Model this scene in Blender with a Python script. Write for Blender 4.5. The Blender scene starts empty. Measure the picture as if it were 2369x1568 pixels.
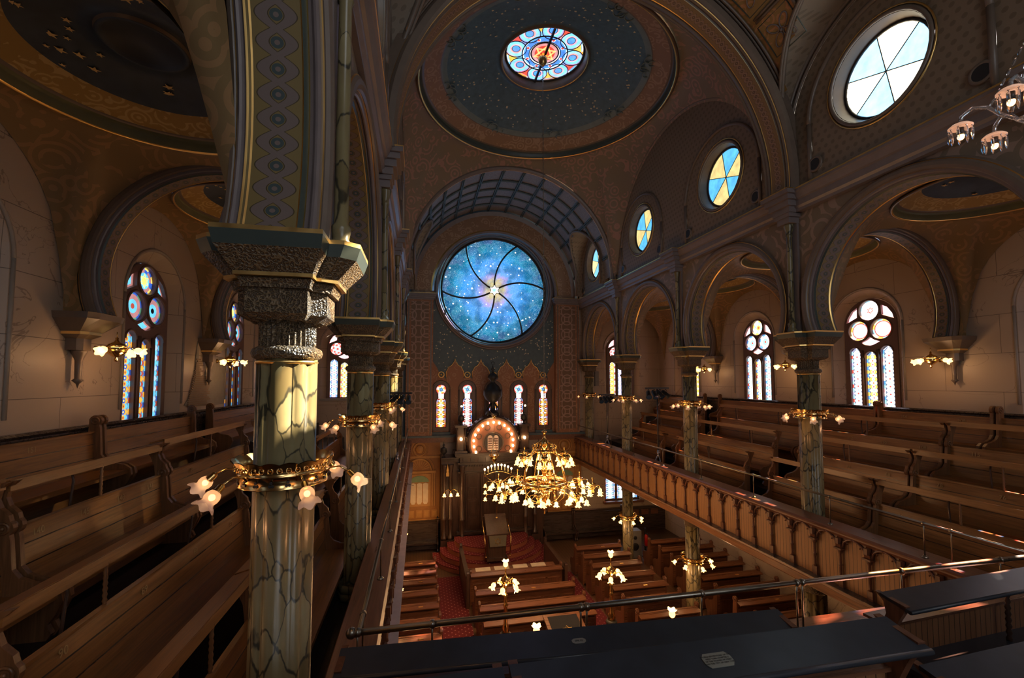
import bpy, math, random
from math import sin, cos, pi, sqrt, asin, atan2, radians
from mathutils import Vector, Matrix
random.seed(7)
SC = bpy.context.scene
COL = SC.collection
# ---------------------------------------------------------------- camera, world, sun, exposure
cam_d = bpy.data.cameras.new('camera'); CAM = bpy.data.objects.new('camera', cam_d); COL.objects.link(CAM)
cam_d.sensor_width = 36.0; cam_d.lens = 1010.0/2369.0*36.0; cam_d.clip_start = 0.05; cam_d.clip_end = 200
cam_d.shift_y = 42.0/2369.0
YAW = math.atan(212.5/1010); PIT = math.atan(54/1010)
CAM.rotation_euler = (pi/2+PIT, 0, -YAW); CAM.location = (0, 0, 0)
SC.camera = CAM
W = bpy.data.worlds.new('world'); SC.world = W; W.use_nodes = True
W.node_tree.nodes['Background'].inputs[0].default_value = (0.55, 0.7, 1.0, 1)
W.node_tree.nodes['Background'].inputs[1].default_value = 0.25
sun_d = bpy.data.lights.new('sun', 'SUN'); sun_d.energy = 16; sun_d.angle = 0.009; sun_d.color = (1.0, 0.93, 0.82)
SUN = bpy.data.objects.new('sun', sun_d); COL.objects.link(SUN)
SUN.rotation_euler = Vector((-8.75, -2.1, -5.1)).to_track_quat('-Z', 'Y').to_euler()
SUN.location = (30, 8, 18)
SC.view_settings.view_transform = 'Standard'; SC.view_settings.look = 'None'
SC.view_settings.exposure = 0.82; SC.view_settings.gamma = 1.0; SC.view_settings.use_curve_mapping = False
cy = SC.cycles
cy.max_bounces = 6; cy.diffuse_bounces = 3; cy.glossy_bounces = 2; cy.transmission_bounces = 3; cy.transparent_max_bounces = 6
cy.use_denoising = True; cy.sample_clamp_indirect = 4.0; cy.caustics_reflective = False; cy.caustics_refractive = False
cy.use_light_tree = True; cy.use_adaptive_sampling = True; cy.adaptive_threshold = 0.03
# ---------------------------------------------------------------- layout constants (metres, camera height = 0)
XL, XR, XC = -0.98, 8.0, 3.48          # nave column lines and nave axis
YS = [-0.58, 3.57, 7.72, 11.87, 16.02, 20.17]
WL, WR = -5.1, 12.1                    # side wall faces
YF, YB = 20.5, -4.9                    # far and rear wall
ZS, ZA, RI, RH = 1.0, 1.6, 1.68, 1.90  # arch spring, centre, inner and hood radii
ZG, ZM = -3.5, -7.4                    # gallery floor, main floor
# ---------------------------------------------------------------- mesh builder
class MB:
    def __init__(s): s.v = []; s.f = []; s.m = []; s.s = []; s.uv = {}
    def face(s, idx, m=0, sm=False, uv=None):
        s.f.append(tuple(idx)); s.m.append(m); s.s.append(sm)
        if uv: s.uv[len(s.f)-1] = uv
    def add(s, vs): n = len(s.v); s.v.extend([tuple(v) for v in vs]); return n
    def poly(s, vs, m=0, sm=False, uv=None):
        n = s.add(vs); s.face(range(n, n+len(vs)), m, sm, uv)
    def box(s, x0, x1, y0, y1, z0, z1, m=0):
        n = s.add([(x0,y0,z0),(x1,y0,z0),(x1,y1,z0),(x0,y1,z0),(x0,y0,z1),(x1,y0,z1),(x1,y1,z1),(x0,y1,z1)])
        for q in ((0,3,2,1),(4,5,6,7),(0,1,5,4),(1,2,6,5),(2,3,7,6),(3,0,4,7)): s.face([n+i for i in q], m)
    def hexa(s, p, m=0):      # 8 points, bottom 4 then top 4
        n = s.add(p)
        for q in ((0,3,2,1),(4,5,6,7),(0,1,5,4),(1,2,6,5),(2,3,7,6),(3,0,4,7)): s.face([n+i for i in q], m)
    def lathe(s, prof, n=16, c=(0,0,0), m=0, sm=True, cap=True, wave=None, ax=None, ms=None):
        M = Matrix.Translation(c)
        if ax is not None: M = M @ Vector(ax).to_track_quat('Z','Y').to_matrix().to_4x4()
        rows = []
        for i,(r,z) in enumerate(prof):
            row = []
            for k in range(n):
                a = 2*pi*k/n; rr = r; zz = z
                if wave: rr, zz = wave(i, a, r, z)
                row.append(M @ Vector((rr*cos(a), rr*sin(a), zz)))
            rows.append(s.add(row))
        for i in range(len(prof)-1):
            for k in range(n):
                a, b = rows[i]+k, rows[i]+(k+1)%n; c2, d = rows[i+1]+(k+1)%n, rows[i+1]+k
                s.face((a,b,c2,d), ms[i] if ms else m, sm)
        if cap:
            if prof[0][0] > 1e-5: s.face([rows[0]+k for k in range(n)][::-1], ms[0] if ms else m)
            if prof[-1][0] > 1e-5: s.face([rows[-1]+k for k in range(n)], ms[-1] if ms else m)
    def cyl(s, c, r, h, n=12, m=0, r2=None): s.lathe([(r,0),(r if r2 is None else r2,h)], n, c, m)
    def ball(s, c, r, m=0, n=10, k=6, sz=1.0):
        s.lathe([(r*sin(pi*i/k) if 0<i<k else 0.0001, -r*sz*cos(pi*i/k)) for i in range(k+1)], n, c, m, cap=False)
    def tube(s, pts, r, n=8, m=0, sm=True, closed=False, cap=True):
        P = [Vector(p) for p in pts]; N = len(P); rows = []
        up = None
        for i,p in enumerate(P):
            if closed: t = P[(i+1)%N]-P[i-1]
            else: t = P[min(i+1,N-1)]-P[max(i-1,0)]
            t.normalize()
            if up is None: up = Vector((0,0,1)) if abs(t.z) < .9 else Vector((1,0,0))
            u = t.cross(up)
            if u.length < 1e-4: u = t.cross(Vector((1,0,0)))
            u.normalize(); w = u.cross(t); up = w
            rr = r[i] if isinstance(r,(list,tuple)) else r
            rows.append(s.add([p+u*rr*cos(2*pi*k/n)+w*rr*sin(2*pi*k/n) for k in range(n)]))
        for i in range(N if closed else N-1):
            a, b = rows[i], rows[(i+1)%N]
            for k in range(n): s.face((a+k,b+k,b+(k+1)%n,a+(k+1)%n), m, sm)
        if cap and not closed:
            s.face([rows[0]+k for k in range(n)], m); s.face([rows[-1]+k for k in range(n)][::-1], m)
    def prism(s, poly, o, u, v, d, m=0, ms=None):   # poly in plane (u,v) at o, extruded by vector d
        o, u, v, d = map(Vector, (o,u,v,d)); n = len(poly)
        a = s.add([o+u*p[0]+v*p[1] for p in poly]); b = s.add([o+u*p[0]+v*p[1]+d for p in poly])
        s.face([a+i for i in range(n)][::-1], m); s.face([b+i for i in range(n)], m)
        for i in range(n): s.face((a+i,a+(i+1)%n,b+(i+1)%n,b+i), m if ms is None else ms)
    def strip(s, A, B, m=0, sm=True, uva=None, closed=False):
        n = len(A); a = s.add(A); b = s.add(B)
        for i in range(n if closed else n-1):
            j = (i+1) % n
            s.face((a+i,a+j,b+j,b+i), m, sm, None if uva is None else [uva[0][i],uva[0][i+1],uva[1][i+1],uva[1][i]])
    def build(s, name, mats, parent=None, loc=None):
        me = bpy.data.meshes.new(name)
        off = Vector((0,0,0))
        me.from_pydata([tuple(Vector(v)-off) for v in s.v], [], s.f)
        if not isinstance(mats,(list,tuple)): mats = [mats]
        for x in mats: me.materials.append(x)
        me.polygons.foreach_set('material_index', [min(i,len(mats)-1) for i in s.m])
        me.polygons.foreach_set('use_smooth', s.s)
        if s.uv:
            ul = me.uv_layers.new(name='UVMap').data
            for p in me.polygons:
                q = s.uv.get(p.index)
                if q:
                    for li, t in zip(p.loop_indices, q): ul[li].uv = t
        me.update()
        o = bpy.data.objects.new(name, me); COL.objects.link(o)
        if parent is not None: o.parent = parent
        if loc is not None: o.location = loc
        return o
def thing(name, label, cat, loc=(0,0,0), rz=0.0, group=None, kind=None):
    o = bpy.data.objects.new(name, None); COL.objects.link(o); o.empty_display_size = .1
    o.location = loc; o.rotation_euler = (0,0,rz); o['label'] = label; o['category'] = cat
    if group: o['group'] = group
    if kind: o['kind'] = kind
    return o
def tag(o, label, cat, group=None, kind=None):
    o['label'] = label; o['category'] = cat
    if group: o['group'] = group
    if kind: o['kind'] = kind
    return o
def struct(o, label=None, cat=None):
    o['kind'] = 'structure'
    if label: o['label'] = label; o['category'] = cat
    return o
def dup(root, loc, rz=None, label=None, group=None):
    def rec(o, par):
        c = o.copy(); COL.objects.link(c); c.parent = par
        for ch in list(o.children): rec(ch, c)
        return c
    r = rec(root, None); r.location = loc
    if rz is not None: r.rotation_euler = (0,0,rz)
    if label: r['label'] = label
    if group: r['group'] = group
    return r
def dpart(o, par, loc=None, rot=None):      # copy a part (and its sub-parts) under a parent
    c = o.copy(); COL.objects.link(c); c.parent = par
    if loc is not None: c.location = loc
    if rot is not None: c.rotation_euler = rot
    for ch in list(o.children):
        d = ch.copy(); COL.objects.link(d); d.parent = c
    return c
# ---------------------------------------------------------------- materials
class NT:
    def __init__(s, name):
        s.mat = bpy.data.materials.new(name); s.mat.use_nodes = True; s.t = s.mat.node_tree
        s.b = s.t.nodes['Principled BSDF']; s.out = s.t.nodes['Material Output']
    def n(s, typ, **kw):
        x = s.t.nodes.new(typ)
        for k,v in kw.items():
            if k.startswith('i_'): x.inputs[k[2:].replace('_',' ')].default_value = v
            else: setattr(x, k, v)
        return x
    def l(s, a, b): s.t.links.new(a, b)
    def math(s, op, a, b=None, c=None):
        x = s.n('ShaderNodeMath', operation=op)
        for i,q in enumerate((a,b,c)):
            if q is None: continue
            if isinstance(q,(int,float)): x.inputs[i].default_value = q
            else: s.l(q, x.inputs[i])
        return x.outputs[0]
    def coord(s, which='Object', scale=(1,1,1), rot=(0,0,0)):
        tc = s.n('ShaderNodeTexCoord'); mp = s.n('ShaderNodeMapping'); mp.inputs['Scale'].default_value = scale; mp.inputs['Rotation'].default_value = rot
        s.l(tc.outputs[which], mp.inputs[0]); return mp.outputs[0]
    def mix(s, f, a, b):
        x = s.n('ShaderNodeMix', data_type='RGBA')
        for q, i in ((f,0),(a,6),(b,7)):
            if isinstance(q,(int,float)): x.inputs[i].default_value = q
            elif isinstance(q, tuple): x.inputs[i].default_value = q if len(q)==4 else (*q,1)
            else: s.l(q, x.inputs[i])
        return x.outputs[2]
    def ramp(s, f, stops):
        x = s.n('ShaderNodeValToRGB'); s.l(f, x.inputs[0]); e = x.color_ramp.elements
        while len(e) < len(stops): e.new(.5)
        for k,(p,c) in enumerate(stops): e[k].position = p; e[k].color = (*c,1) if len(c)==3 else c
        return x.outputs[0]
    def bump(s, h, st=.3, d=.02):
        x = s.n('ShaderNodeBump'); x.inputs['Strength'].default_value = st; x.inputs['Distance'].default_value = d
        s.l(h, x.inputs['Height']); s.l(x.outputs[0], s.b.inputs['Normal'])
    def base(s, c): 
        if isinstance(c, tuple): s.b.inputs['Base Color'].default_value = (*c,1)
        else: s.l(c, s.b.inputs['Base Color'])
    def p(s, rough=.5, metal=0., spec=.5):
        s.b.inputs['Roughness'].default_value = rough; s.b.inputs['Metallic'].default_value = metal; s.b.inputs['Specular IOR Level'].default_value = spec
def plain(name, c, rough=.5, metal=0., noise=.12):
    q = NT(name); q.p(rough, metal)
    co = q.coord(); nz = q.n('ShaderNodeTexNoise'); nz.inputs['Scale'].default_value = 6; nz.inputs['Detail'].default_value = 3; q.l(co, nz.inputs[0])
    q.base(q.mix(q.math('MULTIPLY', nz.outputs[0], 1.0), tuple(x*(1-noise*2) for x in c), tuple(min(1,x*(1+noise)) for x in c)))
    return q.mat
def wood(name, c, rough=.35, axis=0, k=1.0):
    q = NT(name); q.p(rough)
    sc = [14*k]*3; sc[axis] = .8*k
    co = q.coord('Object', tuple(sc)); nz = q.n('ShaderNodeTexNoise'); nz.inputs['Scale'].default_value = 1.6; nz.inputs['Detail'].default_value = 5; nz.inputs['Distortion'].default_value = 1.2; q.l(co, nz.inputs[0])
    co2 = q.coord('Object', (1.3,1.3,1.3)); n2 = q.n('ShaderNodeTexNoise'); n2.inputs['Scale'].default_value = 1.3; q.l(co2, n2.inputs[0])
    r = q.ramp(nz.outputs[0], [(.3, tuple(x*.5 for x in c)), (.6, c), (.8, tuple(min(1,x*1.25) for x in c))])
    q.base(q.mix(q.math('MULTIPLY', n2.outputs[0], .55), r, tuple(x*.45 for x in c)))
    q.l(q.math('ADD', q.math('MULTIPLY', nz.outputs[0], .25), rough-.1), q.b.inputs['Roughness'])
    q.bump(nz.outputs[0], .12, .004)
    return q.mat
def metal(name, c, rough=.25):
    q = NT(name); q.p(rough, 1.0); q.base(c); 
    co = q.coord(); nz = q.n('ShaderNodeTexNoise'); nz.inputs['Scale'].default_value = 9; q.l(co, nz.inputs[0])
    q.l(q.math('ADD', q.math('MULTIPLY', nz.outputs[0], .25), rough-.1), q.b.inputs['Roughness'])
    return q.mat
def emit(name, c, st, sampled=False):
    q = NT(name); e = q.n('ShaderNodeEmission'); e.inputs[0].default_value = (*c,1); e.inputs[1].default_value = st
    q.l(e.outputs[0], q.out.inputs[0])
    if not sampled: q.mat.cycles.emission_sampling = 'NONE'
    return q.mat
def glass(name, c, st, tr=None, ripple=True, sampled=True):      # leaded glass: lets tinted sun through and glows with the daylight behind it
    q = NT(name); e = q.n('ShaderNodeEmission'); e.inputs[0].default_value = (*c,1); e.inputs[1].default_value = st
    if ripple:
        co = q.coord('Object', (5,5,5)); nz = q.n('ShaderNodeTexNoise'); nz.inputs['Scale'].default_value = 1.2; nz.inputs['Detail'].default_value = 3; q.l(co, nz.inputs[0])
        q.l(q.math('MULTIPLY', q.math('ADD', nz.outputs[0], .5), st), e.inputs[1])
    t = q.n('ShaderNodeBsdfTransparent'); t.inputs[0].default_value = (*(tr or c),1)
    a = q.n('ShaderNodeAddShader'); q.l(e.outputs[0], a.inputs[0]); q.l(t.outputs[0], a.inputs[1]); q.l(a.outputs[0], q.out.inputs[0])
    if not sampled: q.mat.cycles.emission_sampling = 'NONE'
    return q.mat
def marble_wall():
    q = NT('marbled_plaster'); q.p(.45)
    co = q.coord('Object', (1,1,1)); 
    nz = q.n('ShaderNodeTexNoise'); nz.inputs['Scale'].default_value = .9; nz.inputs['Detail'].default_value = 6; nz.inputs['Distortion'].default_value = .9; q.l(co, nz.inputs[0])
    vein = q.math('ABSOLUTE', q.math('SUBTRACT', nz.outputs[0], .5))
    v = q.math('LESS_THAN', vein, .0035)
    n2 = q.n('ShaderNodeTexNoise'); n2.inputs['Scale'].default_value = .6; q.l(co, n2.inputs[0])
    v = q.math('MULTIPLY', v, q.math('GREATER_THAN', n2.outputs[0], .5))
    c = q.mix(n2.outputs[0], (.40,.30,.22), (.50,.40,.31)); c = q.mix(q.math('MULTIPLY', v, .6), c, (.17,.12,.09))
    # block joints: horizontal every .84 m, uprights staggered
    sp = q.n('ShaderNodeSeparateXYZ'); q.l(co, sp.inputs[0])
    h = q.math('ADD', q.math('ADD', sp.outputs[0], sp.outputs[1]), 100)
    zz = q.math('DIVIDE', q.math('ADD', sp.outputs[2], 100.0-.15+.83*200), .83)
    fz = q.math('FRACT', zz); jh = q.math('LESS_THAN', fz, .012)
    odd = q.math('MULTIPLY', q.math('MODULO', q.math('FLOOR', zz), 2.0), 1.035)
    fy = q.math('FRACT', q.math('DIVIDE', q.math('ADD', h, odd), 2.07)); jv = q.math('LESS_THAN', fy, .004)
    j = q.math('MAXIMUM', jh, jv)
    c = q.mix(q.math('MULTIPLY', j, .8), c, (.07,.05,.04)); q.base(c)
    return q.mat
def marble_column():
    q = NT('veined_green_marble'); q.p(.28)
    co = q.coord('Object', (9,9,4.2))
    nz = q.n('ShaderNodeTexNoise'); nz.inputs['Scale'].default_value = 1.1; nz.inputs['Detail'].default_value = 3; q.l(co, nz.inputs[0])
    mixv = q.n('ShaderNodeMix', data_type='VECTOR'); mixv.inputs[0].default_value = .42; q.l(co, mixv.inputs[4]); q.l(nz.outputs[1], mixv.inputs[5])
    vo = q.n('ShaderNodeTexVoronoi', feature='DISTANCE_TO_EDGE'); vo.inputs['Scale'].default_value = 1.1; q.l(mixv.outputs[1], vo.inputs['Vector'])
    v2 = q.n('ShaderNodeTexVoronoi', feature='F1'); v2.inputs['Scale'].default_value = 1.1; q.l(mixv.outputs[1], v2.inputs['Vector'])
    co3 = q.coord('Object',(1,1,1)); n3 = q.n('ShaderNodeTexNoise'); n3.inputs['Scale'].default_value = 2.2; q.l(co3, n3.inputs[0])
    wdt = q.math('MULTIPLY', q.math('MULTIPLY', n3.outputs[0], n3.outputs[0]), .24)
    m = q.math('DIVIDE', vo.outputs[0], wdt)
    body = q.mix(v2.outputs[1], (.12,.095,.035), (.38,.33,.17)); body = q.mix(q.math('MULTIPLY', nz.outputs[0], .75), body, (.15,.10,.05))
    cr = q.ramp(m, [(.25,(0,0,0)), (.75,(1,1,1))])
    q.base(q.mix(cr, (.045,.04,.025), body)); return q.mat
def ornament(name, c0, c1, scale=3.0, mode='scroll', st=.35, rough=.55):
    q = NT(name); q.p(rough)
    co = q.coord('Object', (scale,)*3)
    if mode == 'scroll':
        vo = q.n('ShaderNodeTexVoronoi', feature='F1'); vo.inputs['Scale'].default_value = 1.0; q.l(co, vo.inputs['Vector'])
        f = q.math('SINE', q.math('MULTIPLY', vo.outputs[0], 21.0)); nz = q.n('ShaderNodeTexNoise'); nz.inputs['Scale'].default_value = .8; q.l(co, nz.inputs[0])
        f = q.math('MULTIPLY', q.math('GREATER_THAN', f, .25), q.math('GREATER_THAN', nz.outputs[0], .47))
    elif mode == 'carved':
        vo = q.n('ShaderNodeTexVoronoi', feature='SMOOTH_F1'); vo.inputs['Scale'].default_value = 5.0; q.l(co, vo.inputs['Vector'])
        f = q.math('SINE', q.math('MULTIPLY', vo.outputs[0], 16.0)); f = q.math('ADD', q.math('MULTIPLY', f, .5), .5)
    elif mode == 'dots':
        sp = q.n('ShaderNodeSeparateXYZ'); q.l(co, sp.inputs[0])
        a = q.math('SUBTRACT', q.math('FRACT', q.math('ADD', q.math('ADD', sp.outputs[0], sp.outputs[1]), q.math('MULTIPLY', q.math('FLOOR', sp.outputs[2]), .5))), .5); b = q.math('SUBTRACT', q.math('FRACT', sp.outputs[2]), .5)
        f = q.math('LESS_THAN', q.math('ADD', q.math('MULTIPLY', a, a), q.math('MULTIPLY', b, b)), .07)
    elif mode == 'rings':      # overlapping ring tracery
        sp = q.n('ShaderNodeSeparateXYZ'); q.l(co, sp.inputs[0])
        h = q.math('ADD', sp.outputs[0], sp.outputs[1]); fs = None
        for (ox, oz) in ((0,0),(.5,.5),(0,.5)):
            a = q.math('SUBTRACT', q.math('FRACT', q.math('ADD', h, ox)), .5); b = q.math('SUBTRACT', q.math('FRACT', q.math('ADD', sp.outputs[2], oz)), .5)
            d = q.math('SQRT', q.math('ADD', q.math('MULTIPLY', a, a), q.math('MULTIPLY', b, b)))
            r = q.math('LESS_THAN', q.math('ABSOLUTE', q.math('SUBTRACT', d, .36)), .035)
            fs = r if fs is None else q.math('MAXIMUM', fs, r)
        f = fs
    q.base(q.mix(f, c0, c1)); q.bump(f, st, .012); return q.mat
def guilloche(name, c0, c1, ceye, per=.185, hw=.14):
    # two interlaced strands with an eye in each loop; uv = (length, across) in metres
    q = NT(name); q.p(.5); tc = q.n('ShaderNodeTexCoord'); sp = q.n('ShaderNodeSeparateXYZ'); q.l(tc.outputs['UV'], sp.inputs[0])
    u, v = sp.outputs[0], sp.outputs[1]
    ph = q.math('MULTIPLY', u, pi/per); sn = q.math('MULTIPLY', q.math('SINE', ph), hw*.66)
    s1 = q.math('ABSOLUTE', q.math('SUBTRACT', v, sn)); s2 = q.math('ABSOLUTE', q.math('ADD', v, sn))
    band = q.math('MINIMUM', s1, s2); f1 = q.math('LESS_THAN', band, hw*.30)
    edge = q.math('LESS_THAN', q.math('ABSOLUTE', q.math('SUBTRACT', band, hw*.30)), .004)
    uu = q.math('MULTIPLY', q.math('SUBTRACT', q.math('FRACT', q.math('ADD', q.math('DIVIDE', u, per), 0.0)), .5), per)
    d = q.math('SQRT', q.math('ADD', q.math('MULTIPLY', uu, uu), q.math('MULTIPLY', v, v)))
    eye = q.math('LESS_THAN', d, hw*.30); eye2 = q.math('LESS_THAN', d, hw*.13)
    c = q.mix(f1, c0, c1); c = q.mix(edge, c, tuple(x*.3 for x in c0)); c = q.mix(eye, c, ceye); c = q.mix(eye2, c, c1)
    q.base(c); q.bump(q.math('ADD', f1, eye2), .3, .006); return q.mat
def carpet():
    q = NT('red_carpet'); q.p(.95, 0, .1); co = q.coord('Object', (5.0,5.0,5.0)); sp = q.n('ShaderNodeSeparateXYZ'); q.l(co, sp.inputs[0])
    a = q.math('SUBTRACT', q.math('FRACT', q.math('ADD', sp.outputs[0], sp.outputs[1])), .5); b = q.math('SUBTRACT', q.math('FRACT', q.math('SUBTRACT', sp.outputs[0], sp.outputs[1])), .5)
    f = q.math('LESS_THAN', q.math('ADD', q.math('ABSOLUTE', a), q.math('ABSOLUTE', b)), .17)
    q.base(q.mix(f, (.17,.03,.035), (.55,.28,.26))); nz = q.n('ShaderNodeTexNoise'); nz.inputs['Scale'].default_value = 60; q.l(co, nz.inputs[0]); q.bump(nz.outputs[0], .4, .005); return q.mat
def planks(name, c, axis=1, w=.09, rough=.4, gap=(.02,.012,.008)):
    q = NT(name); q.p(rough); co = q.coord('Object', (1,1,1)); sp = q.n('ShaderNodeSeparateXYZ'); q.l(co, sp.inputs[0])
    x = q.math('DIVIDE', q.math('ADD', sp.outputs[axis], 50.0), w); j = q.math('LESS_THAN', q.math('FRACT', x), .09)
    sc = [12,12,12]; sc[2 if axis != 2 else 1] = .8
    nz = q.n('ShaderNodeTexNoise'); nz.inputs['Scale'].default_value = 1.3; nz.inputs['Detail'].default_value = 4; q.l(q.coord('Object', tuple(sc)), nz.inputs[0])
    wn = q.n('ShaderNodeTexWhiteNoise', noise_dimensions='1D'); q.l(q.math('FLOOR', x), wn.inputs['W'])
    cc = q.mix(nz.outputs[0], tuple(v*.6 for v in c), c); cc = q.mix(q.math('MULTIPLY', wn.outputs[0], .3), cc, tuple(v*.6 for v in c))
    q.base(q.mix(j, cc, gap)); q.bump(q.math('SUBTRACT', 1.0, j), .5, .01); return q.mat
def rose_glass():
    q = NT('rose_art_glass'); co = q.coord('Object', (1,1,1)); ln = q.n('ShaderNodeVectorMath', operation='LENGTH'); q.l(co, ln.inputs[0]); r = ln.outputs['Value']
    nz = q.n('ShaderNodeTexNoise'); nz.inputs['Scale'].default_value = 2.2; nz.inputs['Detail'].default_value = 6; nz.inputs['Distortion'].default_value = 1.4; q.l(co, nz.inputs[0])
    rr = q.math('ADD', q.math('DIVIDE', r, 2.5), q.math('MULTIPLY', q.math('SUBTRACT', nz.outputs[0], .5), .28))
    c = q.ramp(rr, [(0.02,(.85,.62,.20)),(.17,(.62,.47,.22)),(.27,(.45,.34,.68)),(.36,(.13,.36,.80)),(.58,(.035,.28,.70)),(.76,(.01,.22,.40)),(1.0,(.0,.07,.15))])
    n2 = q.n('ShaderNodeTexNoise'); n2.inputs['Scale'].default_value = 4.5; n2.inputs['Detail'].default_value = 5; n2.inputs['Distortion'].default_value = 4.5; q.l(co, n2.inputs[0])
    w = q.math('ABSOLUTE', q.math('SUBTRACT', n2.outputs[0], .5)); wl = q.ramp(w, [(0,(1,1,1)),(.022,(0,0,0))])
    vo = q.n('ShaderNodeTexVoronoi', feature='F1'); vo.inputs['Scale'].default_value = 2.6; q.l(co, vo.inputs['Vector'])
    c = q.mix(q.math('MULTIPLY', wl, .8), c, (.45,.85,1.0)); hs = q.mix(.14, c, vo.outputs[1]); c = q.mix(q.math('MULTIPLY', nz.outputs[0], .6), c, hs); dk = q.n('ShaderNodeTexNoise'); dk.inputs['Scale'].default_value = 1.6; dk.inputs['Detail'].default_value = 5; q.l(co, dk.inputs[0]); c = q.mix(q.ramp(dk.outputs[0], [(.40,(.55,.55,.55)),(.54,(0,0,0))]), c, (.0,.06,.14))
    v3 = q.n('ShaderNodeTexVoronoi', feature='F1'); v3.inputs['Scale'].default_value = 5.6; q.l(co, v3.inputs['Vector'])
    sp3 = q.n('ShaderNodeSeparateXYZ'); q.l(v3.outputs[1], sp3.inputs[0]); rad = q.math('MULTIPLY', q.math('POWER', sp3.outputs[0], 1.5), .27)
    st = q.math('LESS_THAN', v3.outputs[0], rad); c = q.mix(st, c, (.95,1.0,.95))
    e = q.n('ShaderNodeEmission'); q.l(c, e.inputs[0]); e.inputs[1].default_value = ROSE_ST
    t = q.n('ShaderNodeBsdfTransparent'); q.l(c, t.inputs[0]); a = q.n('ShaderNodeAddShader'); q.l(e.outputs[0], a.inputs[0]); q.l(t.outputs[0], a.inputs[1]); q.l(a.outputs[0], q.out.inputs[0])
    return q.mat
def crystal():
    q = NT('cut_crystal'); q.p(.03); q.base((.95,.95,1.0)); q.b.inputs['Transmission Weight'].default_value = .85; q.b.inputs['IOR'].default_value = 1.5; return q.mat
def frosted(name, c, e, st):
    q = NT(name); q.p(.4); q.base(c); q.b.inputs['Emission Color'].default_value = (*e,1); q.b.inputs['Emission Strength'].default_value = st
    q.b.inputs['Subsurface Weight'].default_value = 0; q.mat.cycles.emission_sampling = 'NONE'; return q.mat
def tulip_glass(name, c, e, st):
    q = NT(name); q.p(.35); q.base(c); t = q.n('ShaderNodeBsdfTranslucent'); t.inputs[0].default_value = (*c,1); m = q.n('ShaderNodeMixShader'); m.inputs[0].default_value = .6
    q.l(q.b.outputs[0], m.inputs[1]); q.l(t.outputs[0], m.inputs[2]); em = q.n('ShaderNodeEmission'); em.inputs[0].default_value = (*e,1); em.inputs[1].default_value = st*.35; tr = q.n('ShaderNodeBsdfTransparent'); m2 = q.n('ShaderNodeMixShader'); m2.inputs[0].default_value = .32; q.l(m.outputs[0], m2.inputs[1]); q.l(tr.outputs[0], m2.inputs[2]); ad = q.n('ShaderNodeAddShader'); q.l(m2.outputs[0], ad.inputs[0]); q.l(em.outputs[0], ad.inputs[1]); q.l(ad.outputs[0], q.out.inputs[0]); q.mat.cycles.emission_sampling = 'NONE'; return q.mat
ROSE_ST = .56
M = {}
M['oak_x'] = wood('golden_oak', (.34,.15,.045), .32, 0); M['oak_z'] = wood('upright_oak', (.26,.12,.05), .35, 2)
M['dark_x'] = wood('dark_walnut', (.075,.052,.042), .26, 0); M['dark_z'] = wood('upright_dark_walnut', (.09,.05,.035), .3, 2)
M['red_x'] = wood('reddish_oak', (.22,.09,.045), .28, 0); M['red_z'] = wood('upright_reddish_oak', (.19,.075,.038), .3, 2)
M['rail_y'] = wood('polished_rail_oak', (.27,.12,.07), .3, 1); M['oak_y'] = wood('long_oak', (.30,.13,.055), .35, 1)
M['bead_y'] = planks('beadboard_oak', (.42,.20,.075), 1, .075, .42); M['bead_x'] = planks('beadboard_front', (.36,.16,.07), 0, .075, .42)
M['boards'] = planks('dark_floorboards', (.035,.03,.032), 0, .11, .35); M['floor'] = planks('main_floorboards', (.16,.085,.045), 0, .12, .35)
M['wall'] = marble_wall(); M['shaft'] = marble_column(); M['carpet'] = carpet()
M['carved'] = ornament('gilded_carving', (.075,.05,.03), (.20,.13,.065), 9, 'carved', .9, .45)
M['nave'] = ornament('painted_scrollwork', (.20,.155,.11), (.32,.23,.18), 2.6, 'scroll', .25)
M['dotted'] = ornament('stencilled_plaster', (.22,.165,.115), (.16,.115,.075), 7.0, 'dots', .15)
M['rings'] = ornament('ring_tracery_stencil', (.17,.10,.055), (.36,.22,.17), 1.35, 'rings', .3)
M['pend'] = ornament('painted_pendentive', (.22,.165,.11), (.36,.20,.15), 2.6, 'scroll', .3)
M['pendg'] = ornament('painted_aisle_pendentive', (.24,.15,.06), (.34,.19,.08), 3.1, 'scroll', .3)
M['rinceau'] = ornament('rinceau_band', (.29,.17,.10), (.40,.26,.17), 3.4, 'scroll', .5)
M['rinceaug'] = ornament('golden_rinceau_band', (.36,.21,.05), (.50,.33,.12), 5.0, 'scroll', .5)
M['coffer'] = ornament('silvery_coffer_relief', (.20,.18,.18), (.30,.28,.28), 5.0, 'carved', .4)
M['diamond'] = ornament('quatrefoil_panel', (.30,.18,.06), (.45,.22,.10), 3.4, 'scroll', .4)
M['far'] = ornament('russet_arabesque', (.30,.13,.06), (.38,.20,.11), 3.4, 'scroll', .4)
M['mould'] = plain('umber_moulding', (.17,.125,.095), .38); M['mauve'] = plain('mauve_moulding', (.21,.17,.165), .38)
M['teal'] = plain('teal_green_band', (.055,.07,.06), .4); M['olive'] = plain('olive_band', (.14,.14,.06), .5); M['gold'] = metal('gold_leaf', (.95,.62,.22), .32)
M['brass'] = metal('polished_brass', (.95,.62,.24), .16); M['bronze'] = metal('aged_bronze_pipe', (.30,.27,.22), .3); M['steel'] = metal('chrome', (.6,.6,.62), .2)
M['night'] = plain('night_blue_paint', (.035,.055,.085), .5, 0, .3); M['dusk'] = plain('dusk_blue_dome_paint', (.10,.18,.235), .5, 0, .25); M['slate'] = plain('slate_blue_paint', (.09,.13,.145), .5, 0, .2); M['oculus'] = plain('dark_blue_disc', (.035,.045,.06), .5)
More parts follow.
